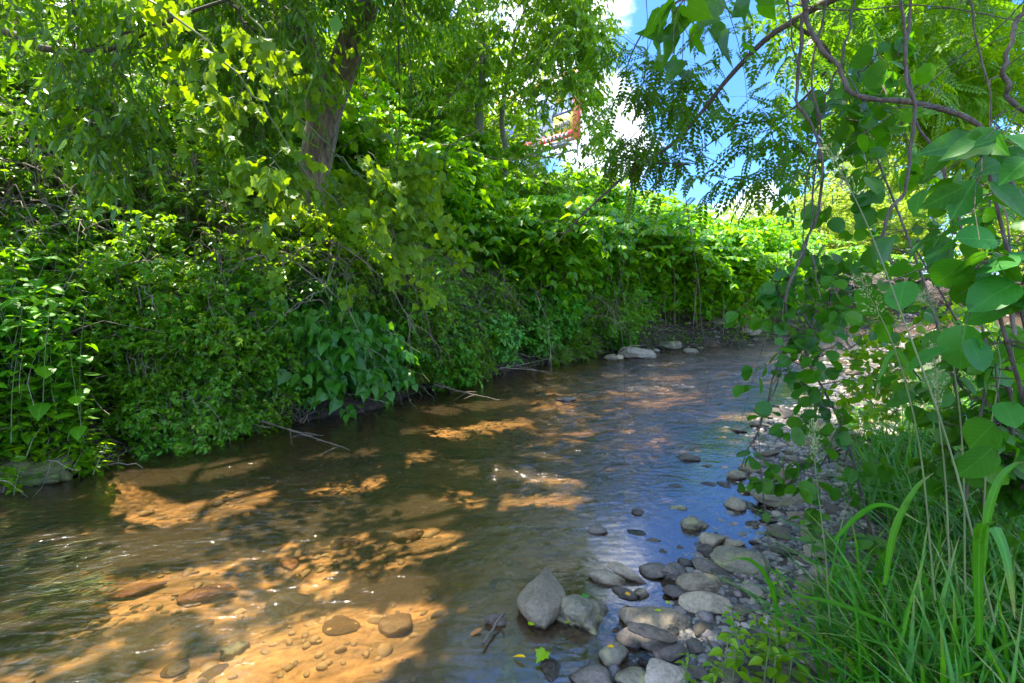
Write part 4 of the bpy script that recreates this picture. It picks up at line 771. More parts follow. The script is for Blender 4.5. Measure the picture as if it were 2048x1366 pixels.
HS = [
 (1083, 1205, 84, 1.55, .85, -4, 'stone', 'smooth tan leaf-shaped stone with pointed top standing at the water edge', dict(planes=5, lvl=5, tilt=(.25, 0), rough=.05, taper=.55, sink=.12)),
 (1172, 1228, 102, .85, .66, 10, 'stonem', 'rounded pitted boulder with mossy olive crust beside the leaf-shaped stone', dict(lvl=5, planes=8, rough=.11, pit=.12, sink=.3)),
 (1215, 1152, 70, .5, .36, -16, 'stone', 'blunt tan slab, left one of the leaning pair in the still pool', dict(planes=7, tilt=(0, .12))),
 (1255, 1146, 76, .3, .26, -32, 'stone', 'narrow tan slab leaning over the blunt slab in the pool', dict(planes=7, tilt=(0, .22), sink=-.15)),
 (1248, 1180, 52, .5, .38, -32, 'stone2', 'dark oval stone tucked below the leaning slabs', {}),
 (1281, 1180, 27, .95, .8, 20, 'stone', 'small pale egg-like stone beside the dark oval one', {}),
 (1307, 1243, 118, .48, .40, -24, 'stone', 'long greenish tan stone under the loose strip of bark', dict(lvl=5, planes=8)),
 (1262, 1270, 46, 1.05, .62, -40, 'stone2', 'grey wedge stone at the left end of the bark strip', dict(planes=6)),
 (1398, 1174, 80, .58, .42, -6, 'stone', 'creased pale stone, upper of the two big loaf-shaped ones', dict(lvl=5, planes=7, rough=.09)),
 (1409, 1216, 86, .55, .42, -14, 'stone', 'smooth loaf-shaped stone, lower of the two big pale ones', dict(lvl=5, planes=6, rough=.045)),
 (1310, 1137, 56, .9, .42, -20, 'stone2', 'dark wet wedge stone pointing into the blue pool', dict(planes=6)),
 (1350, 1141, 56, .8, .62, 40, 'stone2', 'rough dark lump of layered rock behind the creased stone', dict(rough=.15, pit=.12, lvl=5)),
 (1352, 1182, 44, .9, .6, 10, 'stone2', 'round dark stone left of the creased pale stone', {}),
 (1382, 1045, 44, .9, .72, 30, 'stonem', 'brown angular stone standing in the upper pool', dict(planes=7)),
 (1407, 1046, 26, .9, .75, 0, 'stone', 'small blocky stone touching the brown angular one', {}),
 (1425, 1080, 48, .8, .6, 0, 'stone', 'stout tan stone at the right rim of the pool', {}),
 (1469, 1085, 42, .6, .46, -5, 'stone', 'low tan brick-like stone right of the stout one', dict(planes=6)),
 (1270, 1058, 46, .72, .22, -30, 'stone2', 'flat dark slate lying awash in the blue pool', {}),
 (1308, 1074, 34, .45, .35, 8, 'stone', 'thin tan flake stone beside the slate', {}),
 (1277, 1020, 24, .9, .7, 0, 'stone2', 'little dark stone alone in the upper pool', {}),
 (1356, 1010, 34, .6, .36, 0, 'stonem', 'small flat olive stone in the upper pool', {}),
 (1378, 912, 42, .7, .42, -8, 'stone2', 'dark stone breaking the ripples upstream of the pool', {}),
 (1350, 966, 38, .5, .24, -5, 'stone2', 'low wet stone barely above the still water', {}),
 (1416, 963, 32, .7, .32, 5, 'stone2', 'thin dark stone near the pool head', {}),
 (1504, 938, 46, .75, .58, 0, 'stone', 'rounded brown stone at the top of the cobble edge', {}),
 (1473, 950, 38, .75, .6, 15, 'stone', 'rounded tan stone left of the brown one on the cobble edge', {}),
 (1568, 962, 52, .9, .8, 0, 'stone', 'cracked pale boulder at the back of the cobbles', dict(planes=7, rough=.1)),
 (1470, 1008, 40, .95, .75, 0, 'stone', 'pale round-shouldered stone in the middle of the cobble edge', {}),
 (1372, 1122, 30, .9, .6, -20, 'stone2', 'blue-grey smooth stone behind the dark lump', {}),
 (1408, 1132, 34, 1.5, .5, 28, 'stone2', 'tall brown-grey stone leaning beside the blue-grey one', {}),
 (1478, 1132, 100, .6, .45, -28, 'stonem', 'broad brown slab half hidden by bending grass', dict(lvl=5, planes=8)),
 (1228, 1305, 52, .9, .68, 10, 'stonem', 'two-toned split stone with an orange leaf on it', dict(planes=6)),
 (1336, 1308, 58, .85, .6, 20, 'stone2', 'glossy dark brown wet stone by the lower pool', {}),
 (1183, 1352, 72, .8, .42, 0, 'stone2', 'purple-grey slab at the bottom edge of the pool', {}),
 (1264, 1352, 60, .95, .55, 0, 'stonem', 'round-topped brown stone at the very bottom', {}),
 (1328, 1356, 72, .8, .55, 0, 'stonep', 'pale peach stone catching sun at the bottom', {}),
 (1106, 1325, 38, 1.6, .4, 10, 'stone2', 'reddish flat slab pointing down in shallow water', {}),
 (1305, 1283, 62, .55, .4, -15, 'stone2', 'dark flat stone below the bark strip', {}),
 (1060, 1352, 90, .9, .35, 20, 'stonem', 'broad brown stone just under the bottom shallows', dict(z0=-.07)),
 (1655, 893, 118, .7, .55, 0, 'stonem', 'large rounded boulder behind the round-leaved vine', dict(lvl=5)),
 (1772, 892, 100, .7, .4, -14, 'stonep', 'pale sunlit slab in the grass beyond the boulder', dict(planes=6)),
 (1560, 1000, 105, .55, .38, 3, 'stonem', 'broad low weathered rock in the cobbles', dict(lvl=5, rough=.1)),
 (1275, 712, 80, .6, .40, -4, 'stonep', 'large tan boulder at the foot of the knotweed bank', dict(lvl=5, planes=9, rough=.13, pit=.08)),
 (1340, 696, 46, .7, .52, 0, 'stonem', 'rusty brown boulder beside the large tan one', dict(planes=7)),
 (1228, 716, 44, .6, .36, 6, 'stone', 'low tan rock left of the large tan boulder', {}),
 (1500, 682, 50, .6, .34, 6, 'stonep', 'pale flat rock between the mossy boulder and the driftwood', {}),
 (1380, 702, 30, .7, .4, 0, 'stone', 'small tan rock in the water before the rusty boulder', {}),
 (1440, 684, 70, .6, .36, 0, 'stonem', 'low mossy boulder under the knotweed leaves', {}),
 (1395, 681, 36, .7, .42, 0, 'stonem', 'small mossy rock between the bank boulders', {}),
 (1560, 832, 62, .7, .4, 0, 'stone2', 'dark flat stone at the upstream tip of the bar', {}),
 (1530, 818, 40, .7, .4, 0, 'stoneo', 'rust-stained stone at the upstream tip of the bar', {}),
 (578, 1112, 32, 1.3, .55, 20, 'stoneo', 'bright orange stone under clear sunlit water', dict(z0=-.2)),
 (415, 1185, 92, .45, .28, 24, 'stoneo', 'long orange rust-coloured stone on the creek bed', dict(z0=-.22)),
 (272, 1185, 92, .4, .28, 26, 'stoneo', 'dull orange stone in the shade left of the long one', dict(z0=-.24)),
 (572, 1180, 72, .8, .4, 10, 'stonem', 'dark stone making a dimple of ripples mid-creek', dict(z0=-.13)),
 (790, 1252, 56, 1.0, .45, 10, 'stonesub', 'rounded sandy stone on the sunlit bed', dict(z0=-.15)),
 (350, 1335, 40, .9, .5, 10, 'stonesub', 'small sandy stone on the bed at the bottom left', dict(z0=-.2)),
 (470, 1300, 46, .6, .5, 30, 'stonem', 'dark rough stone on the bed near the bottom', dict(z0=-.18)),
 (690, 1075, 52, .5, .4, 10, 'stonesub', 'brown sunken stone in the large sun patch', dict(z0=-.19)),
 (815, 1070, 60, .5, .4, 16, 'stonesub', 'sandy sunken stone at the end of the sun patch', dict(z0=-.18)),
 (1050, 940, 46, .5, .3, 5, 'stone2', 'dark stone breaking the surface in mid-creek', dict(z0=-.03)),
 (1195, 1065, 34, .8, .5, 10, 'stone2', 'small dark stone left of the pool with ripples', dict(z0=-.01)),
 (1130, 803, 44, .5, .3, 5, 'stone2', 'dark stone just awash in the upstream ripples', dict(z0=-.02)),
]
for h in HS: stone_at(*h[:8], **h[8])
# sheltering cobbles: a handful of shapes copied
protos = []
for i, mt in enumerate(['stone', 'stone2', 'stone', 'stonem', 'stone2', 'stone', 'stonep', 'stone2']):
    v, f = stone_verts(R_, 4, 7+i % 4, .09, .03); mb = MB(); mb.add(v, f); o = mb.build('cobble', M[mt], None, True); protos.append(tag(o, 'loose rounded cobble lying among others on the stony bar', 'stone', 'cobbles of the stony bar'))
used = set(); taken = [(gz(h[0], h[1])[:2], h[2]/1024*math.hypot(gz(h[0], h[1])[1], 1.5)*.5) for h in HS]
cnt = 0; tries = 0
while cnt < 235 and tries < 20000:
    tries += 1
    if R_.random() < .72: px, py = R_.uniform(1080, 1760), R_.uniform(800, 1366)
    else: px, py = R_.uniform(1500, 1950), R_.uniform(690, 830)
    q = gz(px, py, .03); dr = -float(sdist(q[0], q[1], RS))
    if dr < -.35 or dr > 2.6 or (dr < -.05 and R_.random() < .65): continue
    s = R_.uniform(.045, .125)*(1 if R_.random() < .8 else 1.7)*(1+.06*q[1]); rr = s*.5
    if any(np.hypot(q[0]-c[0], q[1]-c[1]) < (rr+r)*.82 for c, r in taken): continue
    taken.append((q[:2], rr)); i = R_.integers(8); hh = s*R_.uniform(.22, .5); sc = (s, s*R_.uniform(.55, .95), hh); loc = (q[0], q[1], tz(q[0], q[1])+hh*.3); te = (R_.normal()*.12, R_.normal()*.12)
    if i not in used: used.add(i); o = protos[i]; o.location = loc; o.scale = sc; o.rotation_euler = (te[0], te[1], R_.uniform(0, 6.3))
    else: dup(protos[i], loc, R_.uniform(0, 6.3), sc, tilt=te)
    cnt += 1
subp = []
for i, mt in enumerate(['stonesub', 'stonesub', 'stonesub']):
    v, f = stone_verts(R_, 4, 9, .08); mb = MB(); mb.add(v, f); o = mb.build('sunken_stone', M[mt], None, True); subp.append(tag(o, 'sunken stone on the silty creek bed under the water', 'stone', 'sunken stones of the creek bed'))
us_ = set(); cnt = 0
while cnt < 22:
    px, py = R_.uniform(150, 1350), R_.uniform(860, 1366); q = gz(px, py, -.2); dr = -float(sdist(q[0], q[1], RS)); dl = float(sdist(q[0], q[1], LS))
    if dr > -.25 or dl > -.6: continue
    if R_.random() > (.95 if px < 900 and py > 1180 else .35) + (.3 if dr > -1 else 0): continue
    s = R_.uniform(.08, .20); i = R_.integers(3); sc = (s, s*R_.uniform(.5, .8), s*.34); loc = (q[0], q[1], tz(q[0], q[1])-.01)
    if i not in us_: us_.add(i); subp[i].location = loc; subp[i].scale = sc; subp[i].rotation_euler = (0, 0, R_.uniform(0, 3))
    else: dup(subp[i], loc, R_.uniform(0, 6.3), sc)
    cnt += 1
def pebbles(name, n, region, mat, smin, smax, label, pr=None):
    P = region(n); nn = len(P); v, f = ICO[2]; S = R_.uniform(smin, smax, nn)*np.where(R_.random(nn) < .12, 1.8, 1); an = R_.uniform(0, 6.3, nn); asp = np.stack([S, S*R_.uniform(.5, .95, nn), S*R_.uniform(.25, .6, nn)], 1)
    k = 1+.22*vnoise(v[None].repeat(nn, 0).reshape(-1, 3)*1.6+np.repeat(R_.uniform(0, 99, (nn, 3)), len(v), 0), 5); w = v[None]*k.reshape(nn, -1, 1)*asp[:, None]
    c, s_ = np.cos(an)[:, None], np.sin(an)[:, None]; w = np.stack([w[..., 0]*c-w[..., 1]*s_, w[..., 0]*s_+w[..., 1]*c, w[..., 2]], -1)+P[:, None]+np.array([0, 0, 0])
    F = (np.arange(nn)[:, None, None]*len(v)+f[None]).reshape(-1, 3); mb = MB(); mb.add(w, F, np.repeat(R_.random(nn), len(v))); return tag(mb.build(name, M[mat], None, True), label, 'gravel', kind='stuff')
def peb_mat(name):
    m, t, Nn, L = mat_new(name); at = nd(t, 'ShaderNodeAttribute', attribute_name='var'); ge = nd(t, 'ShaderNodeNewGeometry'); g = nd(t, 'ShaderNodeTexCoord'); n2 = nd(t, 'ShaderNodeTexNoise', i_Scale=70.0, i_Detail=3.0); L.new(g.outputs['Object'], n2.inputs['Vector'])
    col = ramp(t, at.outputs['Fac'], [(0, (.07, .065, .06)), (.3, (.16, .145, .12)), (.55, (.27, .24, .18)), (.75, (.13, .12, .12)), (.9, (.34, .25, .18)), (1, (.42, .37, .30))]); sp = ramp(t, n2.outputs['Fac'], [(.35, (.7, .7, .7)), (.6, (1.1, 1.1, 1.1))])
    mx = nd(t, 'ShaderNodeMix', data_type='RGBA', blend_type='MULTIPLY'); mx.inputs[0].default_value = .8; L.new(col, mx.inputs[6]); L.new(sp, mx.inputs[7])
    p = nd(t, 'ShaderNodeBsdfPrincipled'); p.inputs['Roughness'].default_value = .55; L.new(mx.outputs[2], p.inputs['Base Color']); o = nd(t, 'ShaderNodeOutputMaterial'); L.new(p.outputs[0], o.inputs[0]); return m
M['peb'] = peb_mat('pebble_mat')
M['pebsub'] = plain('bed_pebble', (.42, .26, .12), .7, noise=.4)
def reg(n):
    a = scatter(n, -.6, 5.5, 1.2, 8, lambda x, y, dl, dr: (dr > -.45) & (dr < 2.8) & (R_.random(len(x)) < np.where(dr < 0, .45, 1.0))); b = scatter(n//2, 4, 18, 6, 18, lambda x, y, dl, dr: (dr > -1.0) & (dr < 4))
    return np.vstack([a, b])
def reg2(n): return scatter(n, 3, 26, 8, 26, lambda x, y, dl, dr: ((dl > -.35) & (dl < 1.1) & (x > 2.2) & (R_.random(len(x)) < np.where(x < 8, .3, 1))) | ((dr > -1.6) & (dr < 0)))
pebbles('gravel', 60000, reg, 'peb', .007, .026, 'fine gravel and pebbles filling the stony bar')
pebbles('bed_pebbles', 11000, lambda n: scatter(n, -4, 4, 1.0, 8, lambda x, y, dl, dr: (dr < -.1) & (dl < -.25) & (vnoise(np.column_stack([x*1.6, y*1.6, 0*x]), 77) > -.25)), 'pebsub', .008, .03, 'small brown pebbles on the creek bed under the water')
pebbles('shore_gravel', 26000, reg2, 'peb', .02, .07, 'pale gravel along the far shore')
# ------------------------------------------------------------------ driftwood, sticks, leaves on stones
def stick(pts, r0, r1, label, name='fallen_branch', mat='driftwood', side=None, n=18):
    p = spl(pts, n)+R_.normal(size=(n, 3))*r0*.25; o = empty(name, p[0], label, 'branch'); mb = MB(); tubes(mb, p, np.linspace(r0, r1, n), 6); mb.build('stem', M[mat], o, True, p[0])
    mb = MB()
    for k in range(side or 0):
        i = R_.integers(4, n-2); d = R_.normal(size=3)*[1, 1, .4]; L = .35*np.linalg.norm(p[-1]-p[0])*R_.uniform(.3, 1); q = spl([p[i], p[i]+nrm(d)*L*.5, p[i]+nrm(d)*L+[0, 0, -.05*L]], 7); tubes(mb, q, np.linspace(r0*.5, r1*.5, 7), 4)
    if side: mb.build('twig', M[mat], o, True, p[0])
    return o
def G(px, py, z=0.02): return gz(px, py, z)
stick([G(870, 770, .15), G(930, 785, .12), G(1000, 800, .05), G(935, 775, .04)][:3], .012, .004, 'thin bare branch trailing in the water below the stem tangle', side=5)
stick([G(980, 742, .1), G(1050, 728, .12), G(1110, 715, .25)], .018, .006, 'bleached forked branch lying along the far shore', side=7)
stick([G(1000, 735, .35), G(1070, 740, .1), G(1140, 750, .0)], .008, .003, 'curved twig dipping its tip in the creek off the far shore', side=3)
stick([G(520, 842, .35), G(590, 862, .12), G(650, 872, .02)], .009, .003, 'twig poking out of the dark undercut', side=6)
stick([G(575, 858, .3), G(700, 900, .02)], .008, .003, 'thin stem bowing to the water under the heart-leaved bush', side=3)
stick([G(1230, 712, .05), G(1255, 695, .35), G(1290, 690, .3)], .012, .004, 'small snag lying against the large tan boulder', side=5)
stick([G(965, 1290), G(1000, 1235, .03), G(1010, 1228, .06)], .006, .004, 'dark stick standing in the shallows near the leaf-shaped stone')
# bark strip
p = spl([G(1256, 1250, .13), G(1300, 1262, .12), G(1355, 1278, .08)], 20); mb = MB(); tt = np.linspace(0, 1, 20); wd = .035*np.sin(pi*np.clip(tt*.9+.08, 0, 1))**.6; V = []
for i in range(20):
    for j, u in enumerate(np.linspace(-1, 1, 9)): V.append(p[i]+np.array([.35*wd[i]*u, wd[i]*u, .010*(1-u*u)+.006*vnoise(np.array([[i*.35, j*2.1, 0]]), 3)[0]]))
for i in range(20):
    for j, u in enumerate(np.linspace(-1, 1, 9)): V.append(V[i*9+j]-np.array([0, 0, .009]))
fb = [[i*9+j, i*9+j+1, i*9+9+j+1, i*9+9+j] for i in range(19) for j in range(8)]; fb += [[a+180 for a in q][::-1] for q in fb]; fb += [[i*9, i*9+9, i*9+189, i*9+180] for i in range(19)]+[[i*9+8, i*9+188, i*9+197, i*9+17] for i in range(19)]
mb.add(V, fb); tag(mb.build('bark_strip', M['driftwood'], None, True), 'furrowed strip of grey bark lying across the long tan stone', 'bark')
# dark wet driftwood chunk
v, f = stone_verts(R_, 4, 6, .2, pit=.2); mb = MB(); q = G(990, 1245, .0); mb.add(v*[.10, .06, .05]+q+[0, 0, .015], f); tag(mb.build('driftwood_chunk', M['twig'], None, True), 'black waterlogged wood chunk left of the leaf-shaped stone', 'driftwood')
# driftwood pile by the bend
q0 = G(1545, 660, .1); o = empty('driftwood_pile', q0, 'grey-brown heap of washed-up sticks under the knotweed at the bend', 'driftwood'); mb = MB()
nn = 260; B = q0+R_.normal(size=(nn, 3))*[.85, .45, .12]+[0, .3, .3]; az = R_.uniform(0, 6.3, nn); L = R_.uniform(.4, 1.5, nn); t = np.linspace(-.5, .5, 6)[None, :, None]; D = np.stack([np.cos(az), np.sin(az)*.6, R_.normal(size=nn)*.3], 1)
PP = B[:, None]+D[:, None]*t*L[:, None, None]+R_.normal(size=(nn, 6, 3))*.03; PP[:, :, 2] = np.maximum(PP[:, :, 2], .02); tubes(mb, PP, R_.uniform(.006, .02, (nn, 1))*np.ones((1, 6)), 5, R_.random(nn)); mb.build('sticks', M['brush'], o, True, q0)
M['floatleaf'] = leaf_mat('leaf_fallen', (.16, .32, .03), (.28, .42, .04), (.4, .6, .05), trans=.3)
M['yleaf'] = leaf_mat('leaf_yellow', (.6, .4, .03), (.7, .5, .05), (.8, .6, .1), trans=.3)
for px, py, z, s, mt, T, lb in ((1071, 1252, .01, .035, 'floatleaf', T_ROUND, 'round yellow-green leaf floating below the leaf-shaped stone'), (1163, 1200, .13, .05, 'cool', T_OV, 'green leaf lying on top of the pitted boulder'), (1132, 1252, .03, .03, 'floatleaf', T_OV, 'small oval leaf at the foot of the pitted boulder'),
          (1276, 1265, .10, .03, 'floatleaf', T_OV, 'pale oval leaf on the grey wedge stone'), (1091, 1308, .02, .06, 'floatleaf', T_GRAPE, 'crumpled bright green leaf above the reddish slab'), (1228, 1300, .11, .028, 'yleaf', T_OV, 'small orange-yellow leaf on the two-toned stone'),
          (1250, 1191, .02, .026, 'yleaf', T_ROUND, 'tiny yellow leaf beside the dark oval stone'), (1333, 1212, .05, .035, 'floatleaf', T_OV, 'green leaf fallen on gravel above the long tan stone'), (1322, 1228, .13, .03, 'floatleaf', T_OV, 'lime leaf on the long tan stone'), (1052, 1320, .01, .06, 'yleaf', T_LAN, 'thin yellowed leaf floating in the bottom shallows'), (965, 1262, .0, .08, 'litter', T_LAN, 'brown curled leaf blade at the wet wood chunk')):
    q = G(px, py, z); mb = MB(); leaves(mb, T, np.zeros((1, 3)), np.array([[cos(px), sin(px), 0]]), np.array([[.05, -.1, 1.]]), s, np.array([.6])); o = mb.build('fallen_leaf', M[mt]); o.location = (q[0], q[1], q[2]+.012); tag(o, lb, 'leaf')
nn = 420; B = np.array([gz(R_.uniform(-60, 230), R_.uniform(1010, 1200), -.08) for _ in range(nn)]); B[:, 2] = R_.uniform(-.16, -.03, nn); t = np.linspace(0, 1, 12)[None, :, None]; L = R_.uniform(.25, .8, nn)[:, None, None]
PP = B[:, None]+np.array([-.83, -.55, 0])*t*L; PP[:, :, 0] += .02*np.sin(t[:, :, 0]*9+R_.uniform(0, 6, (nn, 1))); PP[:, :, 1] -= .03*np.sin(t[:, :, 0]*7+R_.uniform(0, 6, (nn, 1))); mb = MB(); tubes(mb, PP, np.linspace(.004, .0015, 12)[None]*np.ones((nn, 1)), 4, R_.random(nn))
M['weed'] = plain('water_weed_mat', (.14, .22, .07), .5, noise=.4); tag(mb.build('water_weed', M['weed']), 'streaming green waterweed under the surface at the left', 'waterweed', kind='stuff')
# mossy ledge at the left edge
v, f = stone_verts(R_, 5, 5, .16, shape=[(0, 0, 1, .45)], pit=.1); q = G(30, 950, .02); v = v*[1.3, .7, .42]; v[:, 2] += .03*fbm(v*9, 4, 3); mb = MB(); mb.add(v+[q[0]-.15, q[1]+.05, .0], f)
M['moss'] = stone_mat('moss_mat', (.05, .06, .015), (.15, .15, .04), moss=(.10, .15, .025)); tag(mb.build('mossy_ledge', M['moss'], None, True), 'moss-topped earth ledge jutting into the creek at the left edge', 'ledge')
# ------------------------------------------------------------------ billboard on the road above
def quadp(mb, a, b, z0, z1, off=0.0, th=.06, u0=0, u1=1, v0=0, v1=1):
    a = np.array(a); b = np.array(b); d = b-a; nn_ = np.array([d[1], -d[0]]); nn_ = nn_/np.linalg.norm(nn_); p0 = a+d*u0+nn_*off; p1 = a+d*u1+nn_*off; zz0 = z0+(z1-z0)*v0; zz1 = z0+(z1-z0)*v1; V = []
    for o_ in (0, -th):
        for p_ in (p0, p1):
            for z in (zz0, zz1): V.append([p_[0]+nn_[0]*o_, p_[1]+nn_[1]*o_, z])
    mb.add(V, [[0, 2, 3, 1], [4, 5, 7, 6], [0, 1, 5, 4], [2, 6, 7, 3], [1, 3, 7, 5], [0, 4, 6, 2]])
cm = {'orange': (.85, .24, .07), 'blue': (.25, .32, .60), 'white': (.72, .70, .78), 'yellow': (.85, .60, .06), 'red': (.75, .06, .04), 'navy': (.05, .07, .16), 'steel': (.35, .36, .36), 'peach': (.88, .50, .32)}
for k, c in cm.items(): M['b_'+k] = plain('sign_'+k, c, .5, noise=.06)
A_ = (-1.05, 38.0); B_ = (3.95, 32.0); z0, z1 = 10.15, 14.2
bb = empty('billboard', (1.6, 36.0, tz(1.6, 36)), 'orange-framed roadside billboard half hidden by the slender tree', 'billboard'); O = bb.location
def bpart(name, mat, quads, a=A_, b=B_):
    mb = MB()
    for off, th, u0, u1, v0, v1 in quads: quadp(mb, a, b, z0, z1, off, th, u0, u1, v0, v1)
    return mb.build(name, M['b_'+mat], bb, False, O)
bpart('panel', 'white', [(0, .2, .03, .97, .04, .96)])
bpart('frame', 'orange', [(.05, .3, 0, .035, 0, 1), (.05, .3, .95, 1, 0, 1), (.05, .3, .035, .95, .96, 1), (.05, .3, .035, .95, 0, .04)])
bpart('panel_artwork', 'blue', [(.03, .02, .05, .30, .20, .80), (.03, .02, .44, .50, .3, .85), (.03, .02, .56, .66, .35, .9), (.034, .02, .36, .40, .2, .75)])
bpart('picture_stripe', 'navy', [(.06, .02, .72, .95, .40, .45), (.04, .02, .06, .12, .1, .7)])
bpart('yellow_block', 'yellow', [(.04, .02, .74, .95, .14, .40), (.045, .02, .76, .86, .6, .9)])
bpart('red_banner', 'red', [(.07, .02, .35, .95, .045, .14)])
bpart('lettering', 'white', [(.09, .01, .38+.045*i, .38+.045*i+.022, .065, .12) for i in range(12)])
bpart('small_lettering', 'navy', [(.07, .01, .755+.022*i, .755+.022*i+.012, .2, .3) for i in range(8)])
mb = MB()
for zz, yy in ((z0-.45, -.9), (z0-.15, -.5), (z0-.75, -.2)):
    quadp(mb, A_, B_, zz, zz+.10, -yy, .5 if yy == -.9 else .08)
quadp(mb, A_, B_, z0+.4, z0+.46, 1.0, .06)
mb.build('catwalk', M['b_steel'], bb, False, O)
mb = MB(); tubes(mb, [(1.5, 35.6, tz(1.5, 36)-.2), (1.5, 35.6, 12.5)], [.42, .42], 20); tubes(mb, [(3.98, 32.2, z0-1.), (3.98, 32.2, z1+.6)], [.07, .07], 8); mb.build('pole', M['b_steel'], bb, True, O)
mb = MB(); tubes(mb, [(4.05, 31.95, z0-.3), (4.05, 31.95, z1+.9)], [.06, .06], 8); mb.build('red_post', M['b_red'], bb, True, O)
bpart('second_panel', 'peach', [(0, .2, 0, 1, 0, .92)], (-3.7, 37.0), (-1.85, 38.6))
bpart('second_panel_frame', 'orange', [(.05, .3, -.03, .04, -.03, .95), (.05, .3, .96, 1.03, -.03, .95)], (-3.7, 37.0), (-1.85, 38.6))
bpart('second_panel_artwork', 'white', [(.03, .02, .1, .35, .1, .6), (.03, .02, .5, .8, .3, .7)], (-3.7, 37.0), (-1.85, 38.6))
# ------------------------------------------------------------------ dead brush on the far right bank
R_ = np.random.default_rng(41)
db = empty('dead_brush', (0, 0, 0), 'leafless purple-brown brush on the far right bank', 'bush', 'dead brush on the far right bank'); mb = MB(); nn = 520; a = R_.uniform(0, 6.3, nn); r = R_.uniform(0, .5, nn); B = np.stack([np.cos(a)*r, np.sin(a)*r, 0*a-.1], 1)
D = np.stack([np.cos(a+R_.normal(size=nn)*.6), np.sin(a), 0*a], 1)*R_.uniform(.3, 1.3, (nn, 1)); H_ = R_.uniform(.8, 2.6, nn); t = np.linspace(0, 1, 8)[None, :, None]; PP = B[:, None]+D[:, None]*t**1.4; PP[:, :, 2] += (H_[:, None]*(np.linspace(0, 1, 8)**.8-.45*np.linspace(0, 1, 8)**3)[None]); PP += R_.normal(size=PP.shape)*.035
tubes(mb, PP, np.linspace(.010, .004, 8)[None]*np.ones((nn, 1)), 3, R_.random(nn)); mb.build('stems', M['brush'], db, True)
fs = [(11.5, 17.6), (12.8, 18.6), (14.3, 19.6), (15.8, 20.6), (17.4, 21.6), (19, 22.4), (13.8, 20.9), (16.6, 22.4), (20.6, 23.6)]
for i, (x, y) in enumerate(fs):
    if i == 0: db.location = (x, y, tz(x, y))
    else: dup(db, (x, y, tz(x, y)), R_.uniform(0, 6.3), R_.uniform(.8, 1.15))
# ------------------------------------------------------------------ right foreground: woody vines
R_ = np.random.default_rng(51)
def vine(name, label, lines, mat='vine', sides=7, n=46, jit=.004, parts='stem', cat='vine'):
    ps = [(spl([pt(*q) if len(q) == 3 else np.array(q[1:]) for q in l[0]], n), l[1], l[2]) for l in lines]; o = empty(name, ps[0][0][-1], label, cat); O = o.location
    for p, a, b in ps:
        mb = MB(); w = fbm(np.column_stack([np.arange(n)*.35, 0*p[:, 0]+a*1e3, 0*p[:, 0]]), 2, 7)
        q = p+np.column_stack([w, np.roll(w, 5), 0*w])*a*.9; a, b = a*.56, b*.62; w2 = fbm(np.column_stack([np.arange(n)*1.1, 0*p[:, 0]+a*2e3, 0*p[:, 0]]), 2, 9); tubes(mb, q, np.linspace(a, b, n)*(1+.22*w2), sides)
        for kk in range(n//7):
            i = int(R_.integers(2, n-2)); d = nrm(R_.normal(size=3)+[0, 0, -.3]); L_ = R_.uniform(.04, .16); tubes(mb, spl([q[i], q[i]+d*L_*.5+R_.normal(size=3)*.01, q[i]+d*L_], 5), np.linspace(b*.4, b*.15, 5), 3)
        mb.build(parts, M[mat], o, True, O)
    return o
vine('woody_vine', 'thick curving grey-brown vine sweeping down to the right edge', [([(1600, -60, 2.4), (1612, 10, 2.4), (1632, 80, 2.38), (1665, 125, 2.35), (1688, 168, 2.3), (1740, 195, 2.2), (1820, 206, 2.1), (1905, 226, 2.0), (1960, 265, 1.95), (2000, 335, 1.9), (2050, 420, 1.85), (2120, 600, 1.8), (2180, 900, 1.75)], .018, .015)])
vine('twisted_vine', 'twisted rope-like vine hanging from the top to the cobbles', [
    ([(1622, -50, 2.7), (1606, 30, 2.7), (1594, 110, 2.7), (1592, 190, 2.68), (1622, 232, 2.66), (1636, 300, 2.65), (1634, 400, 2.6), (1618, 480, 2.6), (1596, 530, 2.55), (1574, 580, 2.55), (1572, 650, 2.55), (1562, 720, 2.55), (1535, 800, 2.6), (1512, 870, 2.65), (1478, 935, 2.7)], .017, .006),
    ([(1655, -40, 2.75), (1640, 60, 2.72), (1622, 170, 2.7), (1640, 260, 2.68), (1628, 370, 2.66), (1622, 440, 2.6), (1606, 510, 2.6), (1582, 560, 2.55), (1562, 640, 2.55), (1558, 760, 2.55), (1520, 860, 2.6), (1540, 1100, 2.3)], .010, .004),
    ([(1570, -30, 2.8), (1582, 60, 2.8), (1600, 150, 2.75), (1638, 240, 2.7), (1620, 330, 2.7), (1606, 470, 2.65), (1626, 520, 2.6), (1640, 600, 2.5)], .008, .004)])
vine('double_vine', 'pair of straight brown vines crossing the curving one', [
    ([(1795, -60, 2.0), (1806, 60, 2.0), (1818, 150, 1.98), (1828, 230, 1.96), (1818, 320, 1.95), (1812, 380, 1.95), (1780, 420, 1.95), (1762, 470, 1.95), (1775, 515, 1.95), (1808, 560, 1.9)], .011, .009),
    ([(1818, -60, 2.05), (1814, 80, 2.05), (1822, 190, 2.0), (1832, 245, 1.98), (1872, 300, 1.95), (1890, 360, 1.95), (1925, 460, 1.9), (1960, 640, 1.9), (1975, 760, 1.9), (1950, 880, 1.9), (1935, 1000, 1.9)], .010, .008)])
vine('slanting_vine', 'dark slanting vine from the top between the twisted and double vines', [([(1712, -50, 2.3), (1700, 50, 2.3), (1678, 130, 2.3), (1655, 190, 2.35), (1642, 240, 2.4)], .009, .006), ([(1930, -60, 2.2), (1950, 60, 2.2), (1975, 170, 2.2), (1985, 300, 2.2), (2010, 420, 2.1), (2030, 600, 2.0)], .007, .005)])
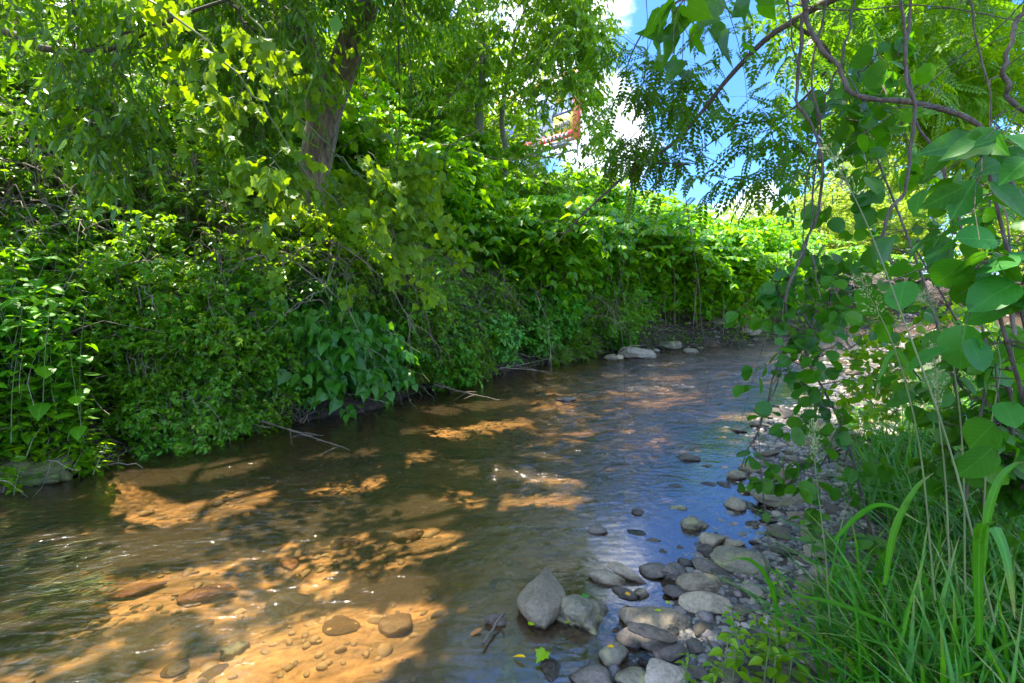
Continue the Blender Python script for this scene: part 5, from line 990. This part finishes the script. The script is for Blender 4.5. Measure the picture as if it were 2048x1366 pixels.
vine('edge_vine', 'knotted vine curling down at the upper right edge', [([(2080, -60, 1.7), (2046, 15, 1.7), (2036, 50, 1.7), (2012, 105, 1.7), (2010, 150, 1.7), (2022, 195, 1.7), (2060, 240, 1.7)], .012, .011)])
vine('thin_crossing_stems', 'thin straight stems crossing diagonally behind the double vine', [([(2060, -10, 2.2), (1990, 60, 2.3), (1900, 130, 2.4), (1800, 215, 2.5), (1700, 290, 2.6), (1640, 350, 2.7)], .005, .003), ([(2060, 60, 2.5), (1960, 100, 2.6), (1860, 200, 2.7), (1760, 330, 2.8), (1700, 420, 2.8)], .004, .003), ([(1590, 10, 2.5), (1700, 20, 2.5), (1850, 12, 2.5), (2060, 45, 2.4)], .006, .004)])
vine('dark_sapling', 'dark upright sapling stem at the right edge above the grass', [([(2085, 420, 1.75), (2045, 500, 1.75), (2026, 640, 1.75), (2020, 740, 1.75), (2028, 860, 1.8), (2046, 980, 1.85)], .012, .014)])
for lb, ls in (('thin bare vine dangling nearly to the water in mid-picture', [([(1290, -60, 5.0), (1292, 130, 5.0), (1240, 330, 5.0), (1215, 400, 4.95), (1206, 480, 4.9), (1232, 600, 4.9), (1246, 690, 4.9), (1252, 806, 4.9)], .007, .003)]),
               ('long hanging vine with kinks dangling above the upstream ripples', [([(1370, -60, 4.6), (1362, 200, 4.6), (1366, 330, 4.55), (1378, 440, 4.5), (1396, 560, 4.5), (1402, 640, 4.5), (1418, 740, 4.5), (1412, 812, 4.5)], .0065, .003)]),
               ('slender straight vine between the two dangling ones', [([(1262, 360, 4.9), (1240, 520, 4.9), (1256, 640, 4.9), (1266, 745, 4.9)], .004, .002), ([(1268, 280, 4.7), (1256, 480, 4.7), (1226, 640, 4.7)], .004, .002)]),
               ('fine drooping vine left of the twisted vine', [([(1600, 300, 3.2), (1560, 480, 3.2), (1545, 620, 3.2), (1500, 780, 3.2), (1480, 850, 3.2)], .004, .002), ([(1650, 500, 2.8), (1612, 690, 2.8), (1590, 740, 2.8)], .003, .002)]),
               ('dark straight vine hanging before the slender tree', [([(797, -50, 6.4), (798, 130, 6.4), (797, 260, 6.4), (793, 330, 6.5), (780, 400, 6.6)], .016, .010)]),
               ('thin dark vine forking beside the straight one', [([(808, -40, 6.2), (812, 60, 6.2), (821, 130, 6.2), (820, 220, 6.2), (832, 300, 6.2), (834, 340, 6.3)], .009, .006), ([(821, 150, 6.2), (838, 220, 6.2), (838, 330, 6.3)], .006, .004)]),
               ('long dark branch crossing diagonally below the top middle', [([(1055, -10, 6.0), (1000, 60, 6.0), (945, 140, 6.0), (890, 210, 6.0), (840, 300, 6.1), (820, 360, 6.2), (780, 470, 6.3)], .011, .005)]),
               ('second dark branch bowing across the slender tree', [([(1120, 60, 7.0), (1000, 230, 7.0), (905, 290, 7.0), (885, 350, 7.0), (870, 400, 7.0)], .011, .006), ([(905, 290, 7.0), (1000, 318, 7.0), (1080, 312, 7.0), (1160, 330, 7.0), (1260, 342, 7.0)], .009, .004)]),
               ('arched bare vine looping beside the big trunk', [([(670, 300, 6.6), (700, 285, 6.6), (735, 250, 6.6), (765, 255, 6.6), (790, 295, 6.6), (800, 360, 6.6)], .012, .007)]),
               ('pale dead vine hanging down before the bare stem tangle', [([(830, 450, 5.8), (835, 520, 5.8), (848, 610, 5.8), (868, 690, 5.9), (885, 740, 6.0)], .009, .005)]),
               ('grey bare limb reaching out of the yellow-green shrubs', [([(1180, 440, 7.5), (1140, 462, 7.6), (1100, 470, 7.7), (1080, 490, 7.8)], .014, .006)])):
    vine('hanging_vine', lb, ls, n=30, sides=5, mat='vine')
# ------------------------------------------------------------------ round-leaved vine foliage
def roundbush(label, base, rects, nc, ls, nt=3, nl=5, mat='round', lt=.22, T=T_ROUND, droop=.4, flat=.45, stem='vine', seedv=1, name='round_leaved_vine', cat='vine', lw=.95):
    rng = np.random.default_rng(seedv); b = np.array([base[0], base[1], tz(*base)]); o = empty(name, b, label, cat); mbB = MB(); mbL = MB()
    c = pxc(rng, rects, nc); m0 = c.mean(0); tr = spl([b, b*.5+m0*.5+[0, 0, .15], m0] if T is not T_HEART else [b, b+[.5, 0, 1.6], (b+m0)/2+[.3, .2, 1.4], m0+[.1, 0, .2]], 16); tubes(mbB, tr, np.linspace(.009, .004, 16), 6)
    C, pa, ra = attach(rng, tr[6:], c, rt=.0020, wig=.09, sag=.03, K=8); tubes(mbB, pa, ra, 5)
    twigleaves(rng, mbL, mbB, c, nt=nt, lt=lt, nl=nl, T=T, ls=ls, droop=droop, leafdroop=.5, flat=flat, up=.1, tr=.0018, lw=lw, stalk=.25, spread=.1)
    mbB.build('stems', M[stem], o, True, b); mbL.build('leaves', M[mat], o, True, b); return o
roundbush('round-leaved vine hanging over the cobbles beside the twisted vine', (1.9, 2.5), [((1540, 740, 1690, 950), 2.3, .12), ((1520, 500, 1700, 700), 2.7, .15), ((1620, 640, 1740, 740), 2.5, .15)], 30, .070, seedv=2, nl=4)
roundbush('round-leaved vine with hanging leaves backed by sky at the upper right', (2.2, 2.1), [((1640, 240, 1830, 380), 2.7, .15), ((1660, 90, 1800, 240), 2.8, .2), ((1590, 350, 1720, 470), 2.8, .15)], 19, .10, seedv=3, nt=3, nl=3)
roundbush('nearest round-leaved spray with big soft leaves at the right edge', (1.5, 1.15), [((1890, 430, 2060, 620), 1.15, .06), ((1960, 660, 2060, 740), 1.15, .06)], 9, .084, seedv=4, nt=2, nl=3, mat='coold', flat=.6)
roundbush('dark long-leaved spray in front of the upper right edge', (1.6, 1.25), [((1930, 180, 2080, 330), 1.35, .08), ((1900, 320, 2060, 420), 1.35, .08)], 8, .10, seedv=5, nt=2, nl=3, T=T_OV, mat='coold', lw=1.1)
roundbush('big heart-leaved spray hanging at the top middle', (2.4, .9), [((1350, -70, 1470, 10), 1.75, .08), ((1440, -80, 1500, -20), 1.75, .08)], 7, .095, seedv=6, nt=2, nl=3, T=T_HEART, droop=.9)
roundbush('mass of round leaves shading the middle right', (2.9, 2.7), [((1690, 440, 1930, 590), 2.8, .25), ((1620, 450, 1720, 600), 2.8, .2), ((1900, 350, 2060, 600), 2.6, .3)], 30, .068, seedv=7, nt=3, nl=4)
roundbush('small-leaved sprig patch low over the stony bar', (3.0, 3.3), [((1660, 650, 1880, 830), 3.2, .35), ((1800, 600, 2000, 760), 3.0, .35)], 30, .045, seedv=8, nt=4, nl=7, mat='bright')
roundbush('leafy tangle filling the right edge above the grass', (2.4, 1.9), [((1900, 640, 2070, 960), 2.0, .2), ((1960, 860, 2070, 1000), 1.9, .15)], 42, .075, seedv=9, nt=3, nl=5)
# right bank tree whose crown fills the upper right
R_ = np.random.default_rng(52)
O = np.array([8.2, 6.0, tz(8.2, 6.0)]); w_ = empty('leafy_tree', O, 'leafy tree filling the upper right corner behind the woody vines', 'tree'); mb = MB(); Pt = trunk_mesh(mb, [O-[0, 0, .1], (8.1, 6.1, 2.5), (7.9, 6.4, 5), (7.5, 6.8, 7.5)], [.2, .16, .13, .07], rings=40, sides=18, seed=28, flare=.4); mb.build('trunk', M['bark'], w_, True, O); mbB = MB(); mbL = MB()
cl = pxc(R_, [((1690, -80, 2080, 200), 7.2, .9), ((1740, 160, 2080, 330), 7.4, .8), ((1640, -60, 1760, 140), 7.5, .4), ((1840, 300, 2080, 400), 7.6, .7)], 210)
C1, pa, ra = attach(R_, list(Pt[10:]), cl, rt=.003, wig=.07, sag=.05); tubes(mbB, pa, np.minimum(ra, .05), 4)
twigleaves(R_, mbL, mbB, cl, nt=5, lt=.45, nl=5, T=T_PIN, ls=.26, droop=.3, leafdroop=.3, flat=.7, up=.1, tr=.0025); mbB.build('branches', M['vine'], w_, True, O); mbL.build('crown', M['bright'], w_, False, O)
# ------------------------------------------------------------------ grass and seedlings at lower right
R_ = np.random.default_rng(61)
def blades(mb, B, L, Wd, az, lean, var, K=7, fold=.25):
    n = len(B); t = np.linspace(0, 1, K)[None, :]; h = np.stack([np.cos(az), np.sin(az), 0*az], 1); ln = (lean*L)[:, None]
    r = ln*t**1.8; z = L[:, None]*(t-.55*(lean[:, None])*t**2.6); P = B[:, None]+h[:, None]*r[:, :, None]; P[:, :, 2] += z
    sd = np.stack([-np.sin(az), np.cos(az), 0*az], 1)[:, None]*(Wd[:, None]*np.clip(1.05-t**2.2, .02, 1)*(.5+.5*np.minimum(t*4, 1)))[:, :, None]*.5
    up = np.zeros_like(P); up[:, :, 2] = np.abs(np.linalg.norm(sd, axis=2))*fold
    V = np.stack([P-sd+up, P, P+sd+up], 2).reshape(n, K*3, 3); f = []
    for i in range(K-1):
        for j in range(2): f.append([i*3+j, i*3+j+1, i*3+4+j, i*3+3+j])
    F_ = (np.arange(n)[:, None, None]*K*3+np.array(f)[None]).reshape(-1, 4); mb.add(V, F_, np.repeat(var, K*3), np.stack([np.repeat(np.tile(np.linspace(0, 1, K), n), 3), np.tile([-.5, 0, .5], n*K)], 1))
def grassx(n, cond, lo, hi, wlo, whi, x0, x1, y0, y1):
    P = scatter(n, x0, x1, y0, y1, cond); m = len(P); return P, R_.uniform(lo, hi, m), R_.uniform(wlo, whi, m), R_.uniform(0, 6.3, m), R_.uniform(.15, 1.0, m), R_.random(m)
mb = MB()
def cg(x, y, dl, dr): q = dr+.25*vnoise(np.column_stack([x*2.2, y*2.2, 0*x]), 12); return (q > .52+.35*sstep(2.6, 4.5, y)) & (R_.random(len(x)) < sstep(.4, 1.3, q-.3*sstep(2.6, 4.5, y))*.9+.1)
P, L, Wd, az, le, va = grassx(17000, cg, .18, .50, .004, .010, .5, 7, .5, 7.5); blades(mb, P, L, Wd, az, le, va)
P, L, Wd, az, le, va = grassx(16000, cg, .28, .72, .009, .020, 1.0, 4.0, .8, 4.0); blades(mb, P, L, Wd, az, le, va, K=9)
P, L, Wd, az, le, va = grassx(900, lambda x, y, dl, dr: (dr > .25) & (dr < 1.1), .12, .35, .003, .007, .5, 4, 1.2, 6); blades(mb, P, L, Wd, az, le, va)
tag(mb.build('grass', M['grass']), 'lush long grass covering the right bank', 'grass', kind='stuff')
mb = MB(); P, L, Wd, az, le, va = grassx(2600, lambda x, y, dl, dr: (dl > .02) & (dl < .9) & (x < -1.0), .15, .4, .004, .009, -7, 0, 2.8, 8); blades(mb, P, L, Wd, az, le, va); tag(mb.build('bank_grass', M['grass']), 'thin grass along the foot of the left bank', 'grass', kind='stuff')
mb = MB(); P, L, Wd, az, le, va = grassx(9000, lambda x, y, dl, dr: dr > 1.2, .3, .7, .01, .025, 5, 26, 4, 18); blades(mb, P, L, Wd, az, le, va, K=5); tag(mb.build('far_grass', M['grass']), 'grass on the right bank further upstream', 'grass', kind='stuff')
# broad arching blades close by
def bigblade(label, pts, w, name='broad_grass_blade'):
    p = spl([pt(*q) for q in pts], 16); T = nrm(np.gradient(p, axis=0)); sd = nrm(np.cross(T, [.25, 1, .1])); t = np.linspace(0, 1, 16); ww = w*np.clip(1.02-t**2.5, .03, 1)*(.55+.45*np.minimum(t*3, 1)); nn_ = np.cross(sd, T)
    V = np.stack([p-sd*ww[:, None]*.5+nn_*ww[:, None]*.12, p, p+sd*ww[:, None]*.5+nn_*ww[:, None]*.12], 1).reshape(-1, 3); mb = MB(); mb.add(V, [[i*3+j, i*3+j+1, i*3+4+j, i*3+3+j] for i in range(15) for j in range(2)], .7, np.stack([np.repeat(t, 3), np.tile([-.5, 0, .5], 16)], 1))
    o = mb.build(name, M['grass'], None, True, p[0]); o.location = p[0]; return tag(o, label, 'grass')
bigblade('broad pale blade arching down at the right edge', [(1960, 1290, 1.1), (1958, 1150, 1.08), (1962, 1060, 1.05), (1985, 1050, 1.0), (2010, 1100, .97), (2024, 1180, .95), (2030, 1240, .95)], .026)
bigblade('blade folding over at the top of the right-hand grass', [(1960, 1200, 1.2), (1975, 1040, 1.2), (2000, 960, 1.2), (2030, 930, 1.2), (2046, 925, 1.2)], .022)
bigblade('long blade bent leftwards over the brown slab', [(1560, 1290, 1.75), (1545, 1180, 1.72), (1500, 1120, 1.7), (1440, 1125, 1.68)], .018)
bigblade('pale bent blade hanging beside the round leaves', [(1830, 760, 1.35), (1800, 708, 1.35), (1780, 712, 1.35), (1760, 760, 1.35), (1750, 800, 1.35)], .02)
bigblade('dark upright blade crossing the right-hand grass', [(1770, 1170, 1.4), (1790, 1060, 1.4), (1830, 980, 1.4), (1868, 945, 1.4)], .022)
bigblade('long blade sweeping right above the seedlings', [(1585, 1190, 1.6), (1680, 1210, 1.55), (1800, 1260, 1.5), (1870, 1310, 1.5)], .018)
bigblade('light blade arching over the broad seedling leaf', [(1670, 1080, 1.6), (1720, 1030, 1.58), (1770, 1010, 1.55), (1850, 1050, 1.5)], .02)
R_ = np.random.default_rng(71); wd1 = mkherb(R_, 'broadleaf_weed', .42, 5, .10, T_OV, 'broad-leaved weed growing among the long grass of the right bank', group='broad-leaved weeds in the right-hand grass', ns=4, lw=1.2, spread=.08); wd2 = mkherb(R_, 'broadleaf_weed', .5, 6, .085, T_HEART, 'broad-leaved weed growing among the long grass of the right bank', group='broad-leaved weeds in the right-hand grass', ns=4, spread=.1); k_ = 0
while k_ < 44:
    x, y = R_.uniform(.9, 4.5), R_.uniform(.9, 5.0); dr = -float(sdist(x, y, RS))
    if dr < .6 or dr > 2.6 or abs(x) < .5*y*.3: continue
    o = (wd1, wd2)[k_ % 2]; l_ = (x, y, tz(x, y)-.03)
    if k_ < 2: o.location = l_
    else: dup(o, l_, R_.uniform(0, 6.3), R_.uniform(.6, 1.15), tilt=(R_.normal()*.12, R_.normal()*.12))
    k_ += 1
# seeding grass stalks
def stalk(label, pts, hl, seed):
    rng = np.random.default_rng(seed); p = spl([pt(*q) for q in pts], 24); o = empty('seeding_grass', p[0], label, 'grass'); mb = MB(); tubes(mb, p, np.linspace(.0026, .0010, 24), 5); mb.build('stem', M['gtwig'], o, True, p[0])
    k = 24-int(24*hl); Q = []; D = []
    for i in range(k, 24):
        for j in range(7):
            d = nrm(p[min(i+1, 23)]-p[i-1])*.8+rng.normal(size=3)*.45; L = .035*(1.2-(i-k)/(24-k))
            for u in np.linspace(.2, 1, 5): Q.append(p[i]+d*L*u+rng.normal(size=3)*.002); D.append(d)
    Q = np.array(Q); D = np.array(D); mb = MB(); leaves(mb, T_SM, Q, D, rng.normal(size=Q.shape), .0075, rng.random(len(Q)), .8); mb.build('seed_head', M['seed'], o, False, p[0]); return o
stalk('tall seeding grass stalk leaning left before the round leaves', [(1990, 1250, 1.1), (1900, 900, 1.1), (1800, 620, 1.1), (1730, 440, 1.1), (1660, 300, 1.1)], .22, 1)
stalk('seeding grass stalk with head among the middle right leaves', [(1870, 1200, 1.3), (1840, 900, 1.3), (1790, 700, 1.3), (1722, 560, 1.3)], .22, 2)
stalk('seeding grass stalk with drooping head at the right', [(1930, 1180, 1.3), (1925, 900, 1.3), (1900, 700, 1.3), (1850, 590, 1.3)], .2, 3)
stalk('upright seeding grass stalk with a long pale head', [(1900, 1150, 1.25), (1890, 950, 1.25), (1876, 820, 1.25), (1868, 700, 1.25)], .4, 4)
stalk('short seeding grass stalk before the cobbles', [(1660, 1250, 1.6), (1650, 1100, 1.6), (1632, 950, 1.6), (1625, 850, 1.6)], .32, 5)
stalk('seeding grass stalk leaning right at the right edge', [(1960, 1180, 1.3), (1975, 900, 1.3), (2000, 720, 1.3), (1950, 620, 1.3)], .2, 6)
# seedlings
R_ = np.random.default_rng(63)
s1 = mkherb(R_, 'seedling', .34, 5, .07, T_OV, 'bright seedling at the bottom beside the peach stone', mat='bright', ns=3, spread=.05, lw=.95); q = G(1480, 1350, .05); s1.location = (q[0], q[1], tz(q[0], q[1]))
for px, py, s, lb in ((1500, 1290, .8, 'seedling above the bottom seedling, right of the loaf-shaped stone'), (1600, 1366, 1.1, 'seedling cut by the bottom edge, left of the deep grass'), (1660, 1190, .8, 'seedling left of the broad round-leaved plant'), (1560, 1345, 1.0, 'leafy seedling right of the bottom seedling'), (1420, 1360, .7, 'small seedling over the bottom gravel'), (1620, 1250, .9, 'seedling in the grass below the brown slab'), (1710, 1330, .9, 'seedling deep in the bottom right grass'), (1560, 1180, .7, 'seedling beside the brown slab')):
    q = G(px, py, .1); dup(s1, (q[0], q[1], tz(q[0], q[1])), R_.uniform(0, 6), s, lb)
s2 = mkherb(R_, 'broad_leaved_seedling', .42, 3, .13, T_ROUND, 'broad round-leaved plant with dusty leaves amid the right-hand grass', mat='herb', ns=2, spread=.04, lw=1.0); q = G(1700, 1180, .1); s2.location = (q[0], q[1], tz(q[0], q[1]))
for px, py, s, lb in ((1640, 1090, .6, 'smaller broad-leaved plant at the edge of the cobbles'), (1850, 1150, .8, 'broad-leaved plant shaded by the right-hand grass'), (1620, 1040, .5, 'low broad-leaved plant by the weathered rock'), (1930, 1330, .9, 'broad-leaved plant in the bottom right corner')):
    q = G(px, py, .12); dup(s2, (q[0], q[1], tz(q[0], q[1])), R_.uniform(0, 6), s, lb)
